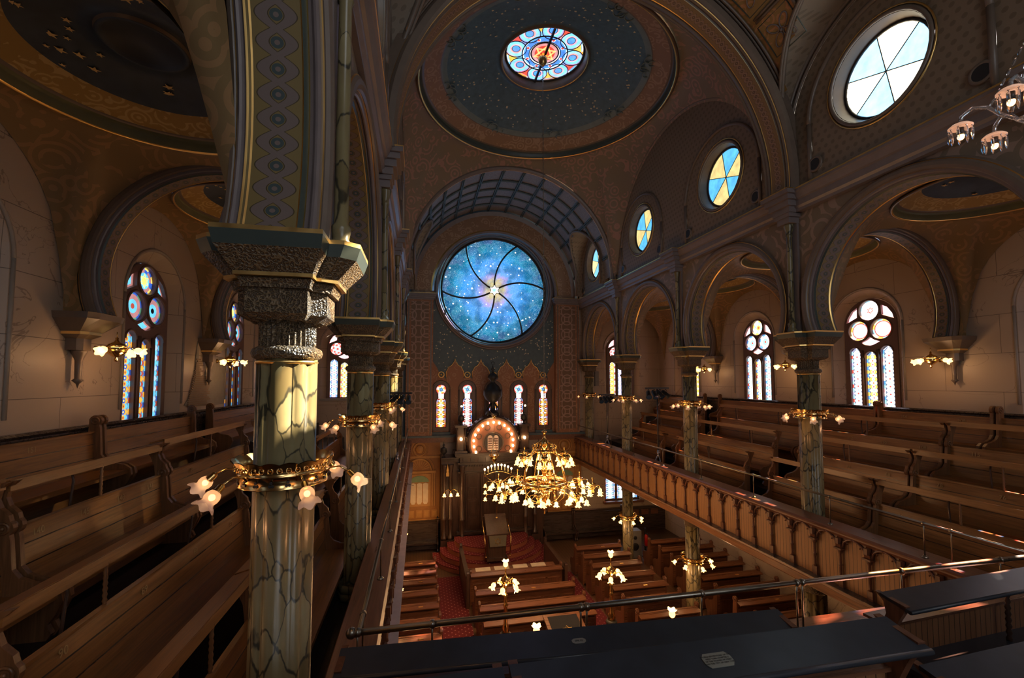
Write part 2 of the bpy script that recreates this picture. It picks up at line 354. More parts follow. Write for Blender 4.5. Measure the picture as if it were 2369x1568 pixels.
M['starg'] = plain('gold_star_paint', (.85,.58,.22), .45); M['stars'] = plain('pale_star_paint', (.95,.78,.52), .45)
M['guil'] = guilloche('guilloche_band', (.20,.14,.05), (.17,.125,.11), (.05,.07,.07)); M['guils'] = guilloche('small_guilloche_band', (.24,.14,.06), (.30,.18,.12), (.14,.08,.05), .11, .09)
M['lead'] = plain('lead_came', (.03,.028,.03), .5); M['frame'] = plain('brown_window_frame', (.16,.09,.065), .4); M['stone'] = plain('window_stone_sill', (.35,.30,.25), .5)
M['black'] = plain('matt_black', (.02,.02,.022), .45); M['paper'] = plain('cream_paper', (.72,.62,.48), .7); M['white'] = plain('ledge_glare_white', (.62,.58,.62), .5); M['grey'] = plain('grey_plastic', (.22,.21,.2), .5)
M['leather'] = plain('dark_velvet_cloth', (.012,.014,.022), .95); M['desk'] = plain('sky_sheen_desk_wood', (.035,.042,.055), .33, 0, .25); M['redp'] = plain('red_enamel', (.5,.02,.015), .3)  # desk: bluish sky reflection put into the dark wood colour
M['frostc'] = tulip_glass('frosted_tulip_glass', (.62,.76,.86), (1.0,.36,.16), .25); M['frostw'] = frosted('glowing_tulip_glass', (.9,.75,.5), (1.0,.56,.17), 1.9)
M['bulb'] = emit('warm_bulb', (1.0,.60,.26), 22); M['bulbs'] = emit('soft_bulb', (1.0,.36,.10), 7.0); M['crystal'] = crystal(); M['frostx'] = frosted('lit_crystal', (.8,.6,.5), (1.0,.5,.3), .25)
def G(n, c, st, tr=None): return glass('stained_glass_'+n, c, st, tr)
GL = [G('white',(1,.97,1),1.25,(.92,.30,.16)), G('blue',(.10,.32,.95),1.1), G('cyan',(.30,.75,1.0),1.15,(.5,.35,.4)), G('amber',(1.0,.50,.08),1.3), G('red',(.85,.10,.07),.9), G('pink',(1.0,.50,.55),1.1,(1,.45,.3)), G('yellow',(1.0,.85,.40),1.3), G('green',(.35,.75,.45),.9), G('violet',(.45,.40,.95),1.1), M['lead']]
WH, BL, CY, AM, RD, PK, YE, GR, VI, LD = range(10)
G2 = [G('soft_blue',(.10,.42,.80),.9,(.012,.016,.02)), G('soft_straw',(.72,.55,.22),.85,(.02,.017,.012)), M['lead'], G('bright_blue',(.25,.62,1.0),1.5,(.7,.85,1)), G('bright_straw',(1.0,.85,.55),1.5,(1,.9,.7)), G('clear_blue',(.10,.42,.80),.9,(.7,.7,.6)), G('clear_straw',(.72,.55,.22),.85,(.9,.75,.45))]

def dimmed(k, base='oc_'):
    cs = [(.85,.85,.9),(.10,.30,.85),(.25,.62,.85),(.95,.42,.06),(.70,.08,.05),(.75,.36,.36),(.95,.70,.25),(.3,.6,.4),(.30,.36,.75)]
    return [glass('stained_glass_'+base+str(i), c, k, c) for i,c in enumerate(cs)]+[M['lead']]
GLO = dimmed(.62)
def text_mesh(name, body, size, ext, mat, parent):
    cu = bpy.data.curves.new(name, 'FONT'); cu.body = body; cu.size = size; cu.extrude = ext; cu.align_x = 'CENTER'; cu.resolution_u = 3
    tmp = bpy.data.objects.new(name+'_tmp', cu); me = bpy.data.meshes.new_from_object(tmp); me.materials.clear(); me.materials.append(mat)
    bpy.data.objects.remove(tmp); o = bpy.data.objects.new(name, me); COL.objects.link(o); o.parent = parent; return o
GLS = dimmed(.95, 'slim_')
M['palet'] = plain('pale_teal_strapwork', (.19,.25,.25), .45)
LK = 1.0; WEST = 1.7
# ================================================================ geometry helpers for architecture
from mathutils.geometry import tessellate_polygon
def circ(cx, cz, r, n=32, a0=0.0): return [(cx+r*cos(a0+2*pi*k/n), cz+r*sin(a0+2*pi*k/n)) for k in range(n)]
def arched(cx, z0, zc, w, n=16):   # round-headed outline, counter-clockwise from bottom left
    return [(cx-w, z0), (cx+w, z0)] + [(cx+w*cos(pi*k/n), zc+w*sin(pi*k/n)) for k in range(n+1)]
def plate(mb, outer, holes, f3, m=0, flip=False):
    loops = [outer]+holes; pts = [p for l in loops for p in l]
    tris = tessellate_polygon([[Vector((p[0],p[1],0)) for p in l] for l in loops]); b = mb.add([f3(*p) for p in pts])
    for t in tris: mb.face([b+i for i in (t[::-1] if flip else t)], m)
def rim(mb, loop, f3a, f3b, m=0, sm=False):
    mb.strip([f3a(*p) for p in loop], [f3b(*p) for p in loop], m, sm, closed=True)
def AX(axis, c):    # (h, w, z) -> xyz.  axis 'Y': arch plane X=const, horizontal is Y
    return (lambda h, w, z: (c+w, h, z)) if axis == 'Y' else (lambda h, w, z: (h, c+w, z))
def arch_sweep(mb, axis, c, hc, zc, prof, n=40, zs=None):
    f = AX(axis, c); R0 = prof[0][0]; rows = []
    for (r, w, m) in prof:
        a = asin(max(-1, min(1, (zc-zs)/r))) if zs is not None else 0.0
        rows.append(([-a+(pi+2*a)*k/n for k in range(n+1)], r, w, m))
    for i in range(len(rows)-1):
        (A, r, w, m), (A2, r2, w2, _) = rows[i], rows[i+1]
        P = [f(hc+r*cos(a), w, zc+r*sin(a)) for a in A]; Q = [f(hc+r2*cos(a), w2, zc+r2*sin(a)) for a in A2]
        mb.strip(P, Q, m, True, ([(a*R0, w) for a in A], [(a*R0, w2) for a in A]))
def mirror(half): # half profile from the centre outwards [(r,w,mat)] -> full, mats follow the segment
    L = [(r,-w) for r,w,_ in half][::-1]; R = [(r,w) for r,w,_ in half]; mats = [m for _,_,m in half]
    seg = mats[:-1][::-1] + [mats[-1]] + mats[:-1]; P = L+R
    return [(P[i][0], P[i][1], seg[min(i,len(seg)-1)]) for i in range(len(P))]
# arch bundle materials: 0 mould 1 gold 2 teal 3 guilloche 4 mauve
AM_ = [M['mould'], M['gold'], M['teal'], M['guil'], M['mauve']]
HALF = [(1.68,.155,1),(1.672,.166,2),(1.70,.192,1),(1.69,.204,4),(1.73,.216,4),(1.705,.235,4),(1.70,.252,4),(1.715,.268,4),(1.75,.278,1),(1.75,.288,0),(1.745,.298,0),(1.76,.325,0),(1.80,.342,0),(1.85,.338,0),(1.88,.315,1),(1.893,.305,0),(1.90,.28,0),(1.93,.245,3)]
PROF_A = mirror(HALF)
PROF_T = mirror([(r, w*.66, m) for r,w,m in HALF])
def bay_plate(mb, axis, c, hc, half, z0, z1, w, m=0, zc=1.6, rr=1.91):
    a = asin((zc-ZS)/rr)
    arc = [(hc+rr*cos(t), zc+rr*sin(t)) for t in [-a+(pi+2*a)*k/40 for k in range(41)]]
    poly = [(hc+half, z0), (hc+half, z1), (hc-half, z1), (hc-half, z0)] + arc[::-1]
    f = AX(axis, c)
    plate(mb, poly, [], lambda h, z: f(h, w, z), m)
CY = [(YS[i]+YS[i+1])/2 for i in range(5)]
# ---------------------------------------------------------------- floors, outer walls
def box_obj(name, b, mat, kind=True):
    mb = MB(); mb.box(*b); o = mb.build(name, mat)
    if kind: o['kind'] = 'structure'
    return o
box_obj('floor', (WL-.4, WR+.4, YB, YF+.6, ZM-.2, ZM), M['floor'])
box_obj('floor_gallery_right', (7.78, WR, 3.9, 20.45, -3.9, ZG), M['boards'])
box_obj('floor_gallery_left', (WL, XL+.24, -4.8, 20.45, -3.9, ZG), M['boards'])
box_obj('floor_gallery_rear', (XL+.26, WR, -4.8, 3.66, -3.9, ZG), M['boards'])
WTOP = 3.75
def side_wall(name, X, sgn, cover_first):
    mb = MB(); d = .25*sgn
    for i in range(-1, 5):
        yc = CY[0]-4.15 if i < 0 else CY[i]
        y1 = yc+2.075 if i < 4 else YF+.6
        outer = [(yc-2.075, -3.9), (y1, -3.9), (y1, WTOP), (yc-2.075, WTOP)]
        hole = arched(yc+.04, -.83, 1.56, .96)
        hin = arched(yc+.04, -.80, 1.56, .73)
        plate(mb, outer, [hole], lambda h, z: (X, h, z), 0)
        mb.strip([(X, h, z) for h,z in hole], [(X+d, h2, z2) for h2,z2 in hin], 0, False, closed=True)
        # roll moulding round the opening
        mb.tube([(X-.01*sgn, yc+.04+1.0*cos(pi*k/20), 1.56+1.0*sin(pi*k/20)) if 0<=k<=20 else None for k in range(21)], .025, 8, 1)
        for s in (-1,1): mb.tube([(X-.01*sgn, yc+.04+s*1.0, -.5), (X-.01*sgn, yc+.04+s*1.0, 1.56)], .025, 8, 1)
    o = mb.build(name, [M['wall'], M['stone']]); o['kind'] = 'structure'
    mb = MB()                                        # lower storey wall
    mb.box(X if sgn>0 else X-.3, X+.3 if sgn>0 else X, YB, YF+.6, ZM, -3.9); o = mb.build(name+'_lower', M['wall']); o['kind'] = 'structure'
side_wall('wall_right', WR, 1, False); side_wall('wall_left', WL, -1, False)
mb = MB(); mb.box(WL-.4, WR+.4, YB-.3, YB, ZM, 9); struct(mb.build('wall_rear', M['nave']))
# dark wainscot above the top pews
for nm, X, s in (('trim_1', WR, -1), ('trim_2', WL, 1)):
    mb = MB(); mb.prism([(0,-1.9),(.04,-1.9),(.04,-.86),(.07,-.84),(.07,-.76),(.10,-.72),(.05,-.69),(0,-.69)], (X, YB, 0), (s,0,0), (0,0,1), (0, YF-YB, 0)); struct(mb.build(nm, M['dark_x']))
# ---------------------------------------------------------------- stained glass windows of the aisles
def lancet(mb, f, yc, z0, z1, w, cols, seed):
    R = random.Random(seed); b = .035; n = int(round((z1+w-z0)/.105)); h = (z1+w-z0)/n
    for k in range(n):
        za, zb = z0+h*k, z0+h*(k+1)
        def wid(z): return w if z <= z1 else sqrt(max(0.0, w*w-(z-z1)**2))
        wa, wb = wid(za), wid(zb)
        for s in (-1,1):
            c = cols[0][k%len(cols[0])]
            if wa > b*1.5: mb.poly([f(yc+s*wa,za), f(yc+s*wb,zb), f(yc+s*max(wb-b,0),zb), f(yc+s*max(wa-b,0),za)], c)
        wa2, wb2 = max(wa-b,0), max(wb-b,.0)
        # round boss in the cell
        zc = (za+zb)/2; r = min(wa2, h*.62)*.8; 
        if wa2 < .04: mb.poly([f(yc-wa2,za), f(yc+wa2,za), f(yc+wb2+.001,zb), f(yc-wb2,zb)], cols[1]); continue
        r = min(h*.47, wb2*.8+.01); ring = circ(yc, zc, r, 10); sq = []
        for (y,z) in ring:
            dy, dz = y-yc, z-zc; t = min((wa2 if dz<0 else max(wb2,.02))/max(abs(dy),1e-6), (h/2)/max(abs(dz),1e-6)); sq.append((yc+dy*t, zc+dz*t))
        mb.strip([f(*p) for p in sq], [f(*p) for p in ring], cols[1] if k%2 else cols[2], False, closed=True)
        r2 = circ(yc, zc, r*.45, 10); mb.strip([f(*p) for p in ring], [f(*p) for p in r2], cols[3][k%len(cols[3])], False, closed=True)
        mb.poly([f(*p) for p in r2], cols[4][k%len(cols[4])])
def medal(mb, f, yc, zc, r, rings, n=12, star=None):
    # rings: [(outer fraction, inner fraction, [colours])]
    for (a, b, cs) in rings:
        A = circ(yc, zc, r*a, n*2); B = circ(yc, zc, max(r*b, .001), n*2)
        for k in range(n*2):
            j = (k+1)%(n*2); mb.poly([f(*A[k]), f(*A[j]), f(*B[j]), f(*B[k])], cs[(k//2)%len(cs)])
    if star is not None:
        for q in (0, pi):
            P = [(yc+star[0]*cos(pi/2+q+2*pi*k/3), zc+star[0]*sin(pi/2+q+2*pi*k/3)) for k in range(3)]
            I = [(yc+star[0]*.72*cos(pi/2+q+2*pi*k/3), zc+star[0]*.72*sin(pi/2+q+2*pi*k/3)) for k in range(3)]
            g = lambda y, z: f(y, z, star[2] if len(star)>2 else .006)
            for k in range(3): j=(k+1)%3; mb.poly([g(*P[k]), g(*P[j]), g(*I[j]), g(*I[k])], star[1])
NW = [0]
def aisle_window(X, sgn, yc, style, low=False):
    NW[0] += 1; nm = 'window_%d' % NW[0]; yc += .04
    root = bpy.data.objects.new(nm, None); COL.objects.link(root); root['kind'] = 'structure'
    XP = X+.25*sgn
    F = lambda y, z, d=0.0: (XP-d*sgn, y, z)
    outer = arched(yc, -.80, 1.56, .73)
    lw = .155; lan = [(yc-.44, .78), (yc, .65), (yc+.44, .78)]
    holes = [arched(c, -.74, z, lw, 10) for c,z in lan] + [circ(yc, 1.96, .27), circ(yc-.315, 1.41, .27), circ(yc+.315, 1.41, .27)]
    # spandrel lights
    sp1 = [(yc+s*p[0], p[1]) for s in (1,) for p in [(.33,2.08),(.50,1.98),(.62,1.80),(.66,1.66),(.52,1.72),(.34,1.80)]]
    sp2 = [(2*yc-p[0], p[1]) for p in sp1][::-1]
    sp3 = [(yc-.27,1.07),(yc-.13,1.0),(yc,.97),(yc+.13,1.0),(yc+.27,1.07),(yc+.12,1.13),(yc,1.22),(yc-.12,1.13)]
    holes += [sp1, sp2, sp3]
    mb = MB(); plate(mb, outer, holes, lambda y,z: (XP-.07*sgn, y, z)); plate(mb, outer, holes, lambda y,z: (XP+.02*sgn, y, z))
    for hl in holes: rim(mb, hl, lambda y,z: (XP-.07*sgn,y,z), lambda y,z: (XP+.02*sgn,y,z))
    for c in ((yc,1.96),(yc-.315,1.41),(yc+.315,1.41)): mb.tube([(XP-.075*sgn, y, z) for y,z in circ(c[0],c[1],.295,28)], .022, 6, 0, closed=True)
    for s in (-.22,.22): mb.tube([(XP-.09*sgn, yc+s, -.78), (XP-.09*sgn, yc+s, .85)], .035, 8)
    for c,z in lan: mb.tube([(XP-.075*sgn, c+.17*cos(pi*k/12), z+.17*sin(pi*k/12)) for k in range(13)], .018, 6)
    mb.build('window_frame', M['frame'], root)
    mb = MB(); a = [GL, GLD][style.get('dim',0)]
    for i,(c,z) in enumerate(lan): lancet(mb, lambda y,zz: F(y,zz,.0), c, -.74, z, lw, style['lan'][i], i+NW[0])
    for i,c in enumerate(((yc,1.96),(yc-.315,1.41),(yc+.315,1.41))): medal(mb, F, c[0], c[1], .27, style['med'][i], star=style.get('star') if i==0 else None)
    for spn in (sp1, sp2, sp3):
        cy_, cz_ = sum(p[0] for p in spn)/len(spn), sum(p[1] for p in spn)/len(spn); inn = [(cy_+(y-cy_)*.6, cz_+(z-cz_)*.6) for y,z in spn]
        mb.strip([F(*p) for p in spn], [F(*p) for p in inn], PK, False, closed=True); mb.poly([F(*p) for p in inn], WH if not style.get('dim') else CY_)
    mb.build('pane', a, root)
    mb = MB(); mb.box(min(X-.06*sgn, XP), max(X-.06*sgn, XP), yc-.98, yc+.98, -.90, -.80); mb.build('sill', M['stone'], root)
    return root
CY_ = 2
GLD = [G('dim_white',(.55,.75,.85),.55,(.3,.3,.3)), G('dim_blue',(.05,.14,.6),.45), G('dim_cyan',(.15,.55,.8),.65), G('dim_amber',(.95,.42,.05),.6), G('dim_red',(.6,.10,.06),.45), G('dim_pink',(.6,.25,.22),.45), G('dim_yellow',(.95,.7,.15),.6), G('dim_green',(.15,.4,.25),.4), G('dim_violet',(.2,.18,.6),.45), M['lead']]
ST1 = dict(lan=[([PK,CY_,BL,WH],WH,WH,[WH,PK],[CY_,RD]), ([BL,AM,BL,AM],AM,YE,[YE,YE,WH],[RD,GR,RD]), ([CY_,RD,CY_,VI],WH,WH,[WH,PK],[CY_,RD])],
   med=[[(1,.9,[CY_,WH]),(.9,0,[WH])], [(1,.85,[AM,YE,CY_]),(.85,.75,[RD]),(.75,0,[WH])], [(1,.85,[AM,CY_,YE]),(.85,.75,[RD]),(.75,0,[WH])]], star=(.11,RD))
ST2 = dict(lan=[([CY_,PK,BL,WH],WH,CY_,[WH,PK],[BL,RD]), ([RD,AM,BL,YE],YE,WH,[YE,WH],[AM,GR]), ([BL,RD,CY_,WH],WH,WH,[WH,PK],[AM,GR])],
   med=[[(1,.75,[AM,YE,WH]),(.75,.35,[CY_,WH,YE]),(.35,.15,[AM]),(.15,0,[RD])], [(1,.8,[BL,WH]),(.8,.45,[PK]),(.45,.15,[GR,CY_]),(.15,0,[RD])], [(1,.8,[BL,WH]),(.8,.45,[PK]),(.45,.15,[CY_]),(.15,0,[RD])]])
ST3 = dict(lan=[([WH,BL,WH],AM,AM,[AM,WH],[RD,RD]), ([VI,BL,WH],VI,WH,[VI,WH],[RD,CY_]), ([WH,RD,WH],AM,AM,[AM,YE],[RD])],
   med=[[(1,.75,[RD,WH]),(.75,.4,[AM,WH]),(.4,0,[RD])], [(1,.8,[WH,RD]),(.8,.5,[RD,PK]),(.5,.2,[CY_,WH]),(.2,0,[RD])], [(1,.8,[WH,RD]),(.8,.5,[RD,PK]),(.5,.2,[CY_,WH]),(.2,0,[RD])]])
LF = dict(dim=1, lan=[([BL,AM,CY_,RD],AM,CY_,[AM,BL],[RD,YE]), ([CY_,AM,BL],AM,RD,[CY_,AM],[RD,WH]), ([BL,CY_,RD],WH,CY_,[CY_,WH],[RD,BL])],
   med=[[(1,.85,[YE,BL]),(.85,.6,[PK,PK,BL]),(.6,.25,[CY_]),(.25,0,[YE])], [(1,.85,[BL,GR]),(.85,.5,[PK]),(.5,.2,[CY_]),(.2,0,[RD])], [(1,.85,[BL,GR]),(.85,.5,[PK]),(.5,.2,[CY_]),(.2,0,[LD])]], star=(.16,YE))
LF2 = dict(dim=0, lan=[([BL,WH,CY_],WH,VI,[WH,CY_],[RD,BL]), ([RD,AM,YE],AM,YE,[AM,WH],[RD,GR]), ([BL,WH,CY_],WH,VI,[WH,CY_],[RD,BL])], med=ST3['med'])
for yc, st in ((CY[0],ST2),(CY[1],ST2),(CY[2],ST1),(CY[3],ST2),(CY[4],ST3)): aisle_window(WR, 1, yc, st)
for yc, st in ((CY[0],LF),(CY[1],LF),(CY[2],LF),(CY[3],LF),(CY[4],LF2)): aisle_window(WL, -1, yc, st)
# ---------------------------------------------------------------- nave arcades, transverse aisle arches, vaults
def arcade(name, X, s):       # s: direction towards the nave
    mb = MB(); mw = MB()
    for i in range(1, 5):
        arch_sweep(mb, 'Y', X, CY[i], ZA, PROF_A, 44, ZS)
        for w in (-.25, .25): bay_plate(mw, 'Y', X, CY[i], 2.075, ZS, 3.95, w)
    # wider arch over the rear gallery
    arch_sweep(mb, 'Y', X, .60, 1.72, [(r+.92, w, m) for r,w,m in PROF_A], 56, ZS)
    for w in (-.25, .25): bay_plate(mw, 'Y', X, .60, 2.97, ZS, 4.95, w, 0, 1.72, 2.83)
    o = struct(mw.build(name, [M['nave']])); b = mb.build('arch_mouldings', AM_, o)
    return o
arcade('wall_arcade_right', XR, -1); arcade('wall_arcade_left', XL, 1)
def transverse(name, xc, half):
    mb = MB(); mw = MB()
    for y in YS[0:5]:
        arch_sweep(mb, 'X', y, xc, ZA, PROF_T, 40, ZS)
        for w in (-.2, .2): bay_plate(mw, 'X', y, xc, half, ZS, 3.9, w)
    o = struct(mw.build(name, [M['pendg']])); mb.build('arch_mouldings', AM_, o)
transverse('wall_transverse_right', (XR+WR)/2, (WR-XR)/2); transverse('wall_transverse_left', (XL+WL)/2, (XL-WL)/2)
def star5(mb, P, N, r, m, rot):
    N = Vector(N).normalized(); u = N.cross(Vector((.3,.9,.1))).normalized(); v = N.cross(u)
    pts = [Vector(P)+u*(r if k%2==0 else r*.4)*cos(rot+pi*k/5)+v*(r if k%2==0 else r*.4)*sin(rot+pi*k/5) for k in range(10)]
    c = mb.add([Vector(P)+N*.004]); b = mb.add(pts)
    for k in range(10): mb.face((c, b+k, b+(k+1)%10), m)
def pendentive(mb, cx, cy_, hx, hy, r1, z1, z0, R, m=0, n=96, rows=10):
    G_ = []
    for k in range(n):
        a = 2*pi*k/n; ca, sa = cos(a), sin(a); rs = min(hx/max(abs(ca),1e-6), hy/max(abs(sa),1e-6)); rs = min(rs, R*.9995); row = []
        for j in range(rows+1):
            t = j/rows; r = rs+(r1-rs)*(t**1.4 if False else t); z = z0+sqrt(max(0, R*R-r*r)); row.append((cx+r*ca, cy_+r*sa, min(z, z1) if j==rows else z))
        row[-1] = (cx+r1*ca, cy_+r1*sa, z1); G_.append(mb.add(row))
    for k in range(n):
        a, b = G_[k], G_[(k+1)%n]
        for j in range(rows): mb.face((a+j, b+j, b+j+1, a+j+1), m, True)
def vault_feet(mb, x0, x1, y0, y1, ccx, ccy, rx, ry, zc, zf, r1, z1, m=0, n=120, rows=12):
    # triangular vault feet between four round arches and a ring: rx = arch radius on the x-sides (runs along y)
    G_ = []
    for k in range(n):
        a = 2*pi*k/n; ca, sa = cos(a), sin(a); hx = (x1-ccx) if ca > 0 else (ccx-x0); hy = (y1-ccy) if sa > 0 else (ccy-y0)
        tx, ty = hx/max(abs(ca),1e-6), hy/max(abs(sa),1e-6)
        if tx < ty: rs = tx; d = rs*sa; rad = rx
        else: rs = ty; d = rs*ca; rad = ry
        if abs(d) < rad*.995: zb = zc+sqrt(rad*rad-d*d)
        else: zb = zf
        zb = min(zb, z1-.02); row = []
        for j in range(rows+1):
            t = j/rows; r = rs+(r1-rs)*t; e = sin(t*pi/2)**.9; row.append((ccx+r*ca, ccy+r*sa, zb+(z1-zb)*e))
        G_.append(mb.add(row))
    for k in range(n):
        a, b = G_[k], G_[(k+1)%n]
        for j in range(rows): mb.face((a+j, b+j, b+j+1, a+j+1), m, True)
def dome(mb, cx, cy_, prof, n=72):
    rows = [mb.add([(cx+r*cos(2*pi*k/n), cy_+r*sin(2*pi*k/n), z) for k in range(n)]) for r,z,_ in prof]
    for i in range(len(prof)-1):
        for k in range(n): j=(k+1)%n; mb.face((rows[i]+k, rows[i]+j, rows[i+1]+j, rows[i+1]+k), prof[i][2], True)
# aisle domes : materials 0 pend 1 gold 2 olive 3 rinceau 4 night 5 oculus 6 star 7 mould
AD = [M['pendg'], M['gold'], M['olive'], M['rinceaug'], M['night'], M['oculus'], M['starg'], M['mould']]
adp = [(1.56,3.42,7),(1.57,3.40,7),(1.54,3.38,1),(1.515,3.40,2),(1.49,3.50,2),(1.47,3.55,7),(1.44,3.54,7),(1.42,3.57,3)] + [(1.42-.34*t/3, 3.57+.13*t/3, 3) for t in (1,2)] + [(1.08,3.70,4)] + [(1.08-.60*t/4, 3.70+.20*(1-(1-t/4)**2), 4) for t in (1,2,3)] + [(.44,3.90,7),(.43,3.86,4),(.38,3.86,4),(.36,3.90,5),(.001,3.93,5)]
def aisle_ceiling(name, xc, half, bx0, bx1):
    mb = MB(); R = random.Random(5); xc = (bx0+bx1)/2
    for yc in CY:
        vault_feet(mb, bx0, bx1, yc-1.89, yc+1.89, xc, yc, 1.74, 1.74, 1.6, 1.0, 1.56, 3.44, 0)
        dome(mb, xc, yc, adp)
        k = 0
        while k < 26:
            a, r = R.uniform(0, 2*pi), sqrt(R.uniform(.56**2, 1.04**2)); z = 3.70+.20*(1-(1-(1.08-r)/.6)**2); z = min(z, 3.895)
            star5(mb, (xc+r*cos(a), yc+r*sin(a), z-.012), (0,0,-1), R.choice((.04,.05,.07)), 6, R.uniform(0,6)); k += 1
    return struct(mb.build(name, AD))
aisle_ceiling('ceiling_aisle_left', 0, 0, WL+.01, XL-.28); aisle_ceiling('ceiling_aisle_right', 0, 0, XR+.28, WR-.01)
# nave side upper walls with round windows
XU = {1: 7.56, -1: 2*XC-7.56}
WO = {1:.10, 2:-.04, 3:-.06}
def upper_wall(name, s):
    X = XU[s]; mb = MB()
    for i in range(-1, 5):
        yc = CY[0]-4.15 if i<0 else CY[i]
        hole = circ(yc+WO.get(i,0), 5.30, .80, 36); zb = 3.9 if i >= 1 else 4.9; outer = [(yc-2.075,zb),(yc+2.075,zb),(yc+2.075,8.45),(yc-2.075,8.45)]
        plate(mb, outer, [hole] if i >= 0 else [], lambda h,z: (X,h,z), 0)
        if i < 0: continue
        wy = yc+WO.get(i,0); hin = circ(wy, 5.30, .72, 36); mb.strip([(X,h,z) for h,z in hole], [(X+.24*s,h,z) for h,z in hin], 1, True, closed=True)
        mb.tube([(X-.01*s, h, z) for h,z in circ(wy,5.30,.84,40)], .035, 8, 1, closed=True); mb.tube([(X-.01*s, h, z) for h,z in circ(wy,5.30,.90,40)], .015, 6, 2, closed=True)
        mb.tube([(X-.01*s, yc+1.42*cos(t), 5.1+1.42*sin(t)) for t in [pi*k/28 for k in range(29)]], .045, 8, 1)
        for q in (-1,1):
            mb.tube([(X-.01*s, yc+1.42*q, 3.9), (X-.01*s, yc+1.42*q, 5.1)], .045, 8, 1)
            mb.tube([(X-.02*s, h, z) for h,z in circ(yc+1.30*q,4.24,.13,20)], .03, 6, 1, closed=True)    # small round vents
            mb.lathe([(.12,0),(.12,.05)], 20, (X-.04*s, yc+1.30*q, 4.24), 3, ax=(s,0,0))
    # big wall arch of the dome bay, mouldings
    for r, t in ((4.02,.05),(3.90,.035)): mb.tube([(X-.02*s, YS[3]+r*cos(a), 4.15+r*sin(a)) for a in [pi*k/48 for k in range(49)]], t, 8, 1)
    for yc in (CY[0],CY[1],CY[4]):
        for r, t in ((1.98,.05),(1.86,.03)): mb.tube([(X-.02*s, yc+r*cos(a), 5.0+r*sin(a)) for a in [pi*k/36 for k in range(37)]], t, 8, 1)
        for q in (-1,1): mb.tube([(X-.02*s, yc+1.98*q, 3.9), (X-.02*s, yc+1.98*q, 5.0)], .05, 8, 1)
    return struct(mb.build(name, [M['dotted'], M['mould'], M['gold'], M['black']]))
upper_wall('wall_clerestory_right', 1); upper_wall('wall_clerestory_left', -1)
def round_window(s, yc, flip, bright):
    NW[0] += 1; root = bpy.data.objects.new('window_%d' % NW[0], None); COL.objects.link(root); root['kind'] = 'structure'
    X = XU[s]+.22*s; yc += WO.get(CY.index(yc),0); mb = MB(); a0 = radians(20); n = 12; k = 0; b = 3 if bright else 0
    for g in range(6):
        A = [a0+2*pi*(g+t/6)/6 for t in range(7)]
        mb.poly([(X,yc,5.30)]+[(X, yc+.72*cos(a), 5.30+.72*sin(a)) for a in A], (g+flip)%2+b+(2 if s == 1 and yc > 17 else 0)*1+(3 if s == 1 and yc > 17 else 0))
    mb.build('pane', G2, root)
    mb = MB()
    for g in range(6): a = a0+2*pi*g/6; mb.tube([(X-.01*s,yc,5.30),(X-.01*s, yc+.72*cos(a), 5.30+.72*sin(a))], .009, 6)
    mb.ball((X-.01*s,yc,5.30), .022); mb.tube([(X-.02*s,h,z) for h,z in circ(yc,5.30,.715,36)], .025, 6, closed=True)
    mb.build('window_frame', M['lead'], root)
for s in (1,-1):
    for i in range(5): round_window(s, CY[i], 0 if i != 2 else 1, s == 1 and i == 1)
# cornice with pilaster blocks and colonnettes
for s, nm in ((1,'trim_cornice_right'), (-1,'trim_cornice_left')):
    X = XU[s]; mb = MB(); pr = [(-.2,3.50),(-.06,3.50),(-.06,3.56),(-.02,3.60),(-.02,3.72),(.02,3.74),(.07,3.84),(.10,3.86),(.10,3.93),(-.2,3.93)]
    Y0 = 3.3
    mb.prism([(p[0]*-s, p[1]) for p in pr], (X, Y0, 0), (1,0,0), (0,0,1), (0, 20.2-Y0, 0), 0)
    mb.box(min(X-.105*s,X-.09*s), max(X-.105*s,X-.09*s), Y0, 20.2, 3.905, 3.932, 1)
    XA = XR if s > 0 else XL
    for y in YS[1:5]:
        for (z0,z1,d,h) in ((3.30,3.42,.06,.15),(3.42,3.50,.09,.19),(3.50,3.62,.11,.22),(3.62,3.74,.17,.26),(3.74,3.84,.23,.31),(3.84,3.94,.28,.36)):
            mb.box(min(X+.3*s,X-d*s), max(X+.3*s,X-d*s), y-h, y+h, z0, z1, 0)
        mb.box(min(X+.2*s,X-.285*s), max(X+.2*s,X-.285*s), y-.365, y+.365, 3.925, 3.945, 1)
        mb.box(min(XA-.25*s,XA-.30*s), max(XA-.25*s,XA-.30*s), y-.14, y+.14, 1.0, 3.4, 0)
        cx = XA-.36*s
        mb.lathe([(.088,1.0),(.088,1.06),(.062,1.10),(.075,1.16),(.08,1.19),(.055,1.22),(.05,3.02),(.068,3.05),(.056,3.08),(.06,3.12),(.10,3.28),(.10,3.3)], 14, (cx,y,0), 2)
    struct(mb.build(nm, [M['mauve'], M['gold'], M['shaft']]))
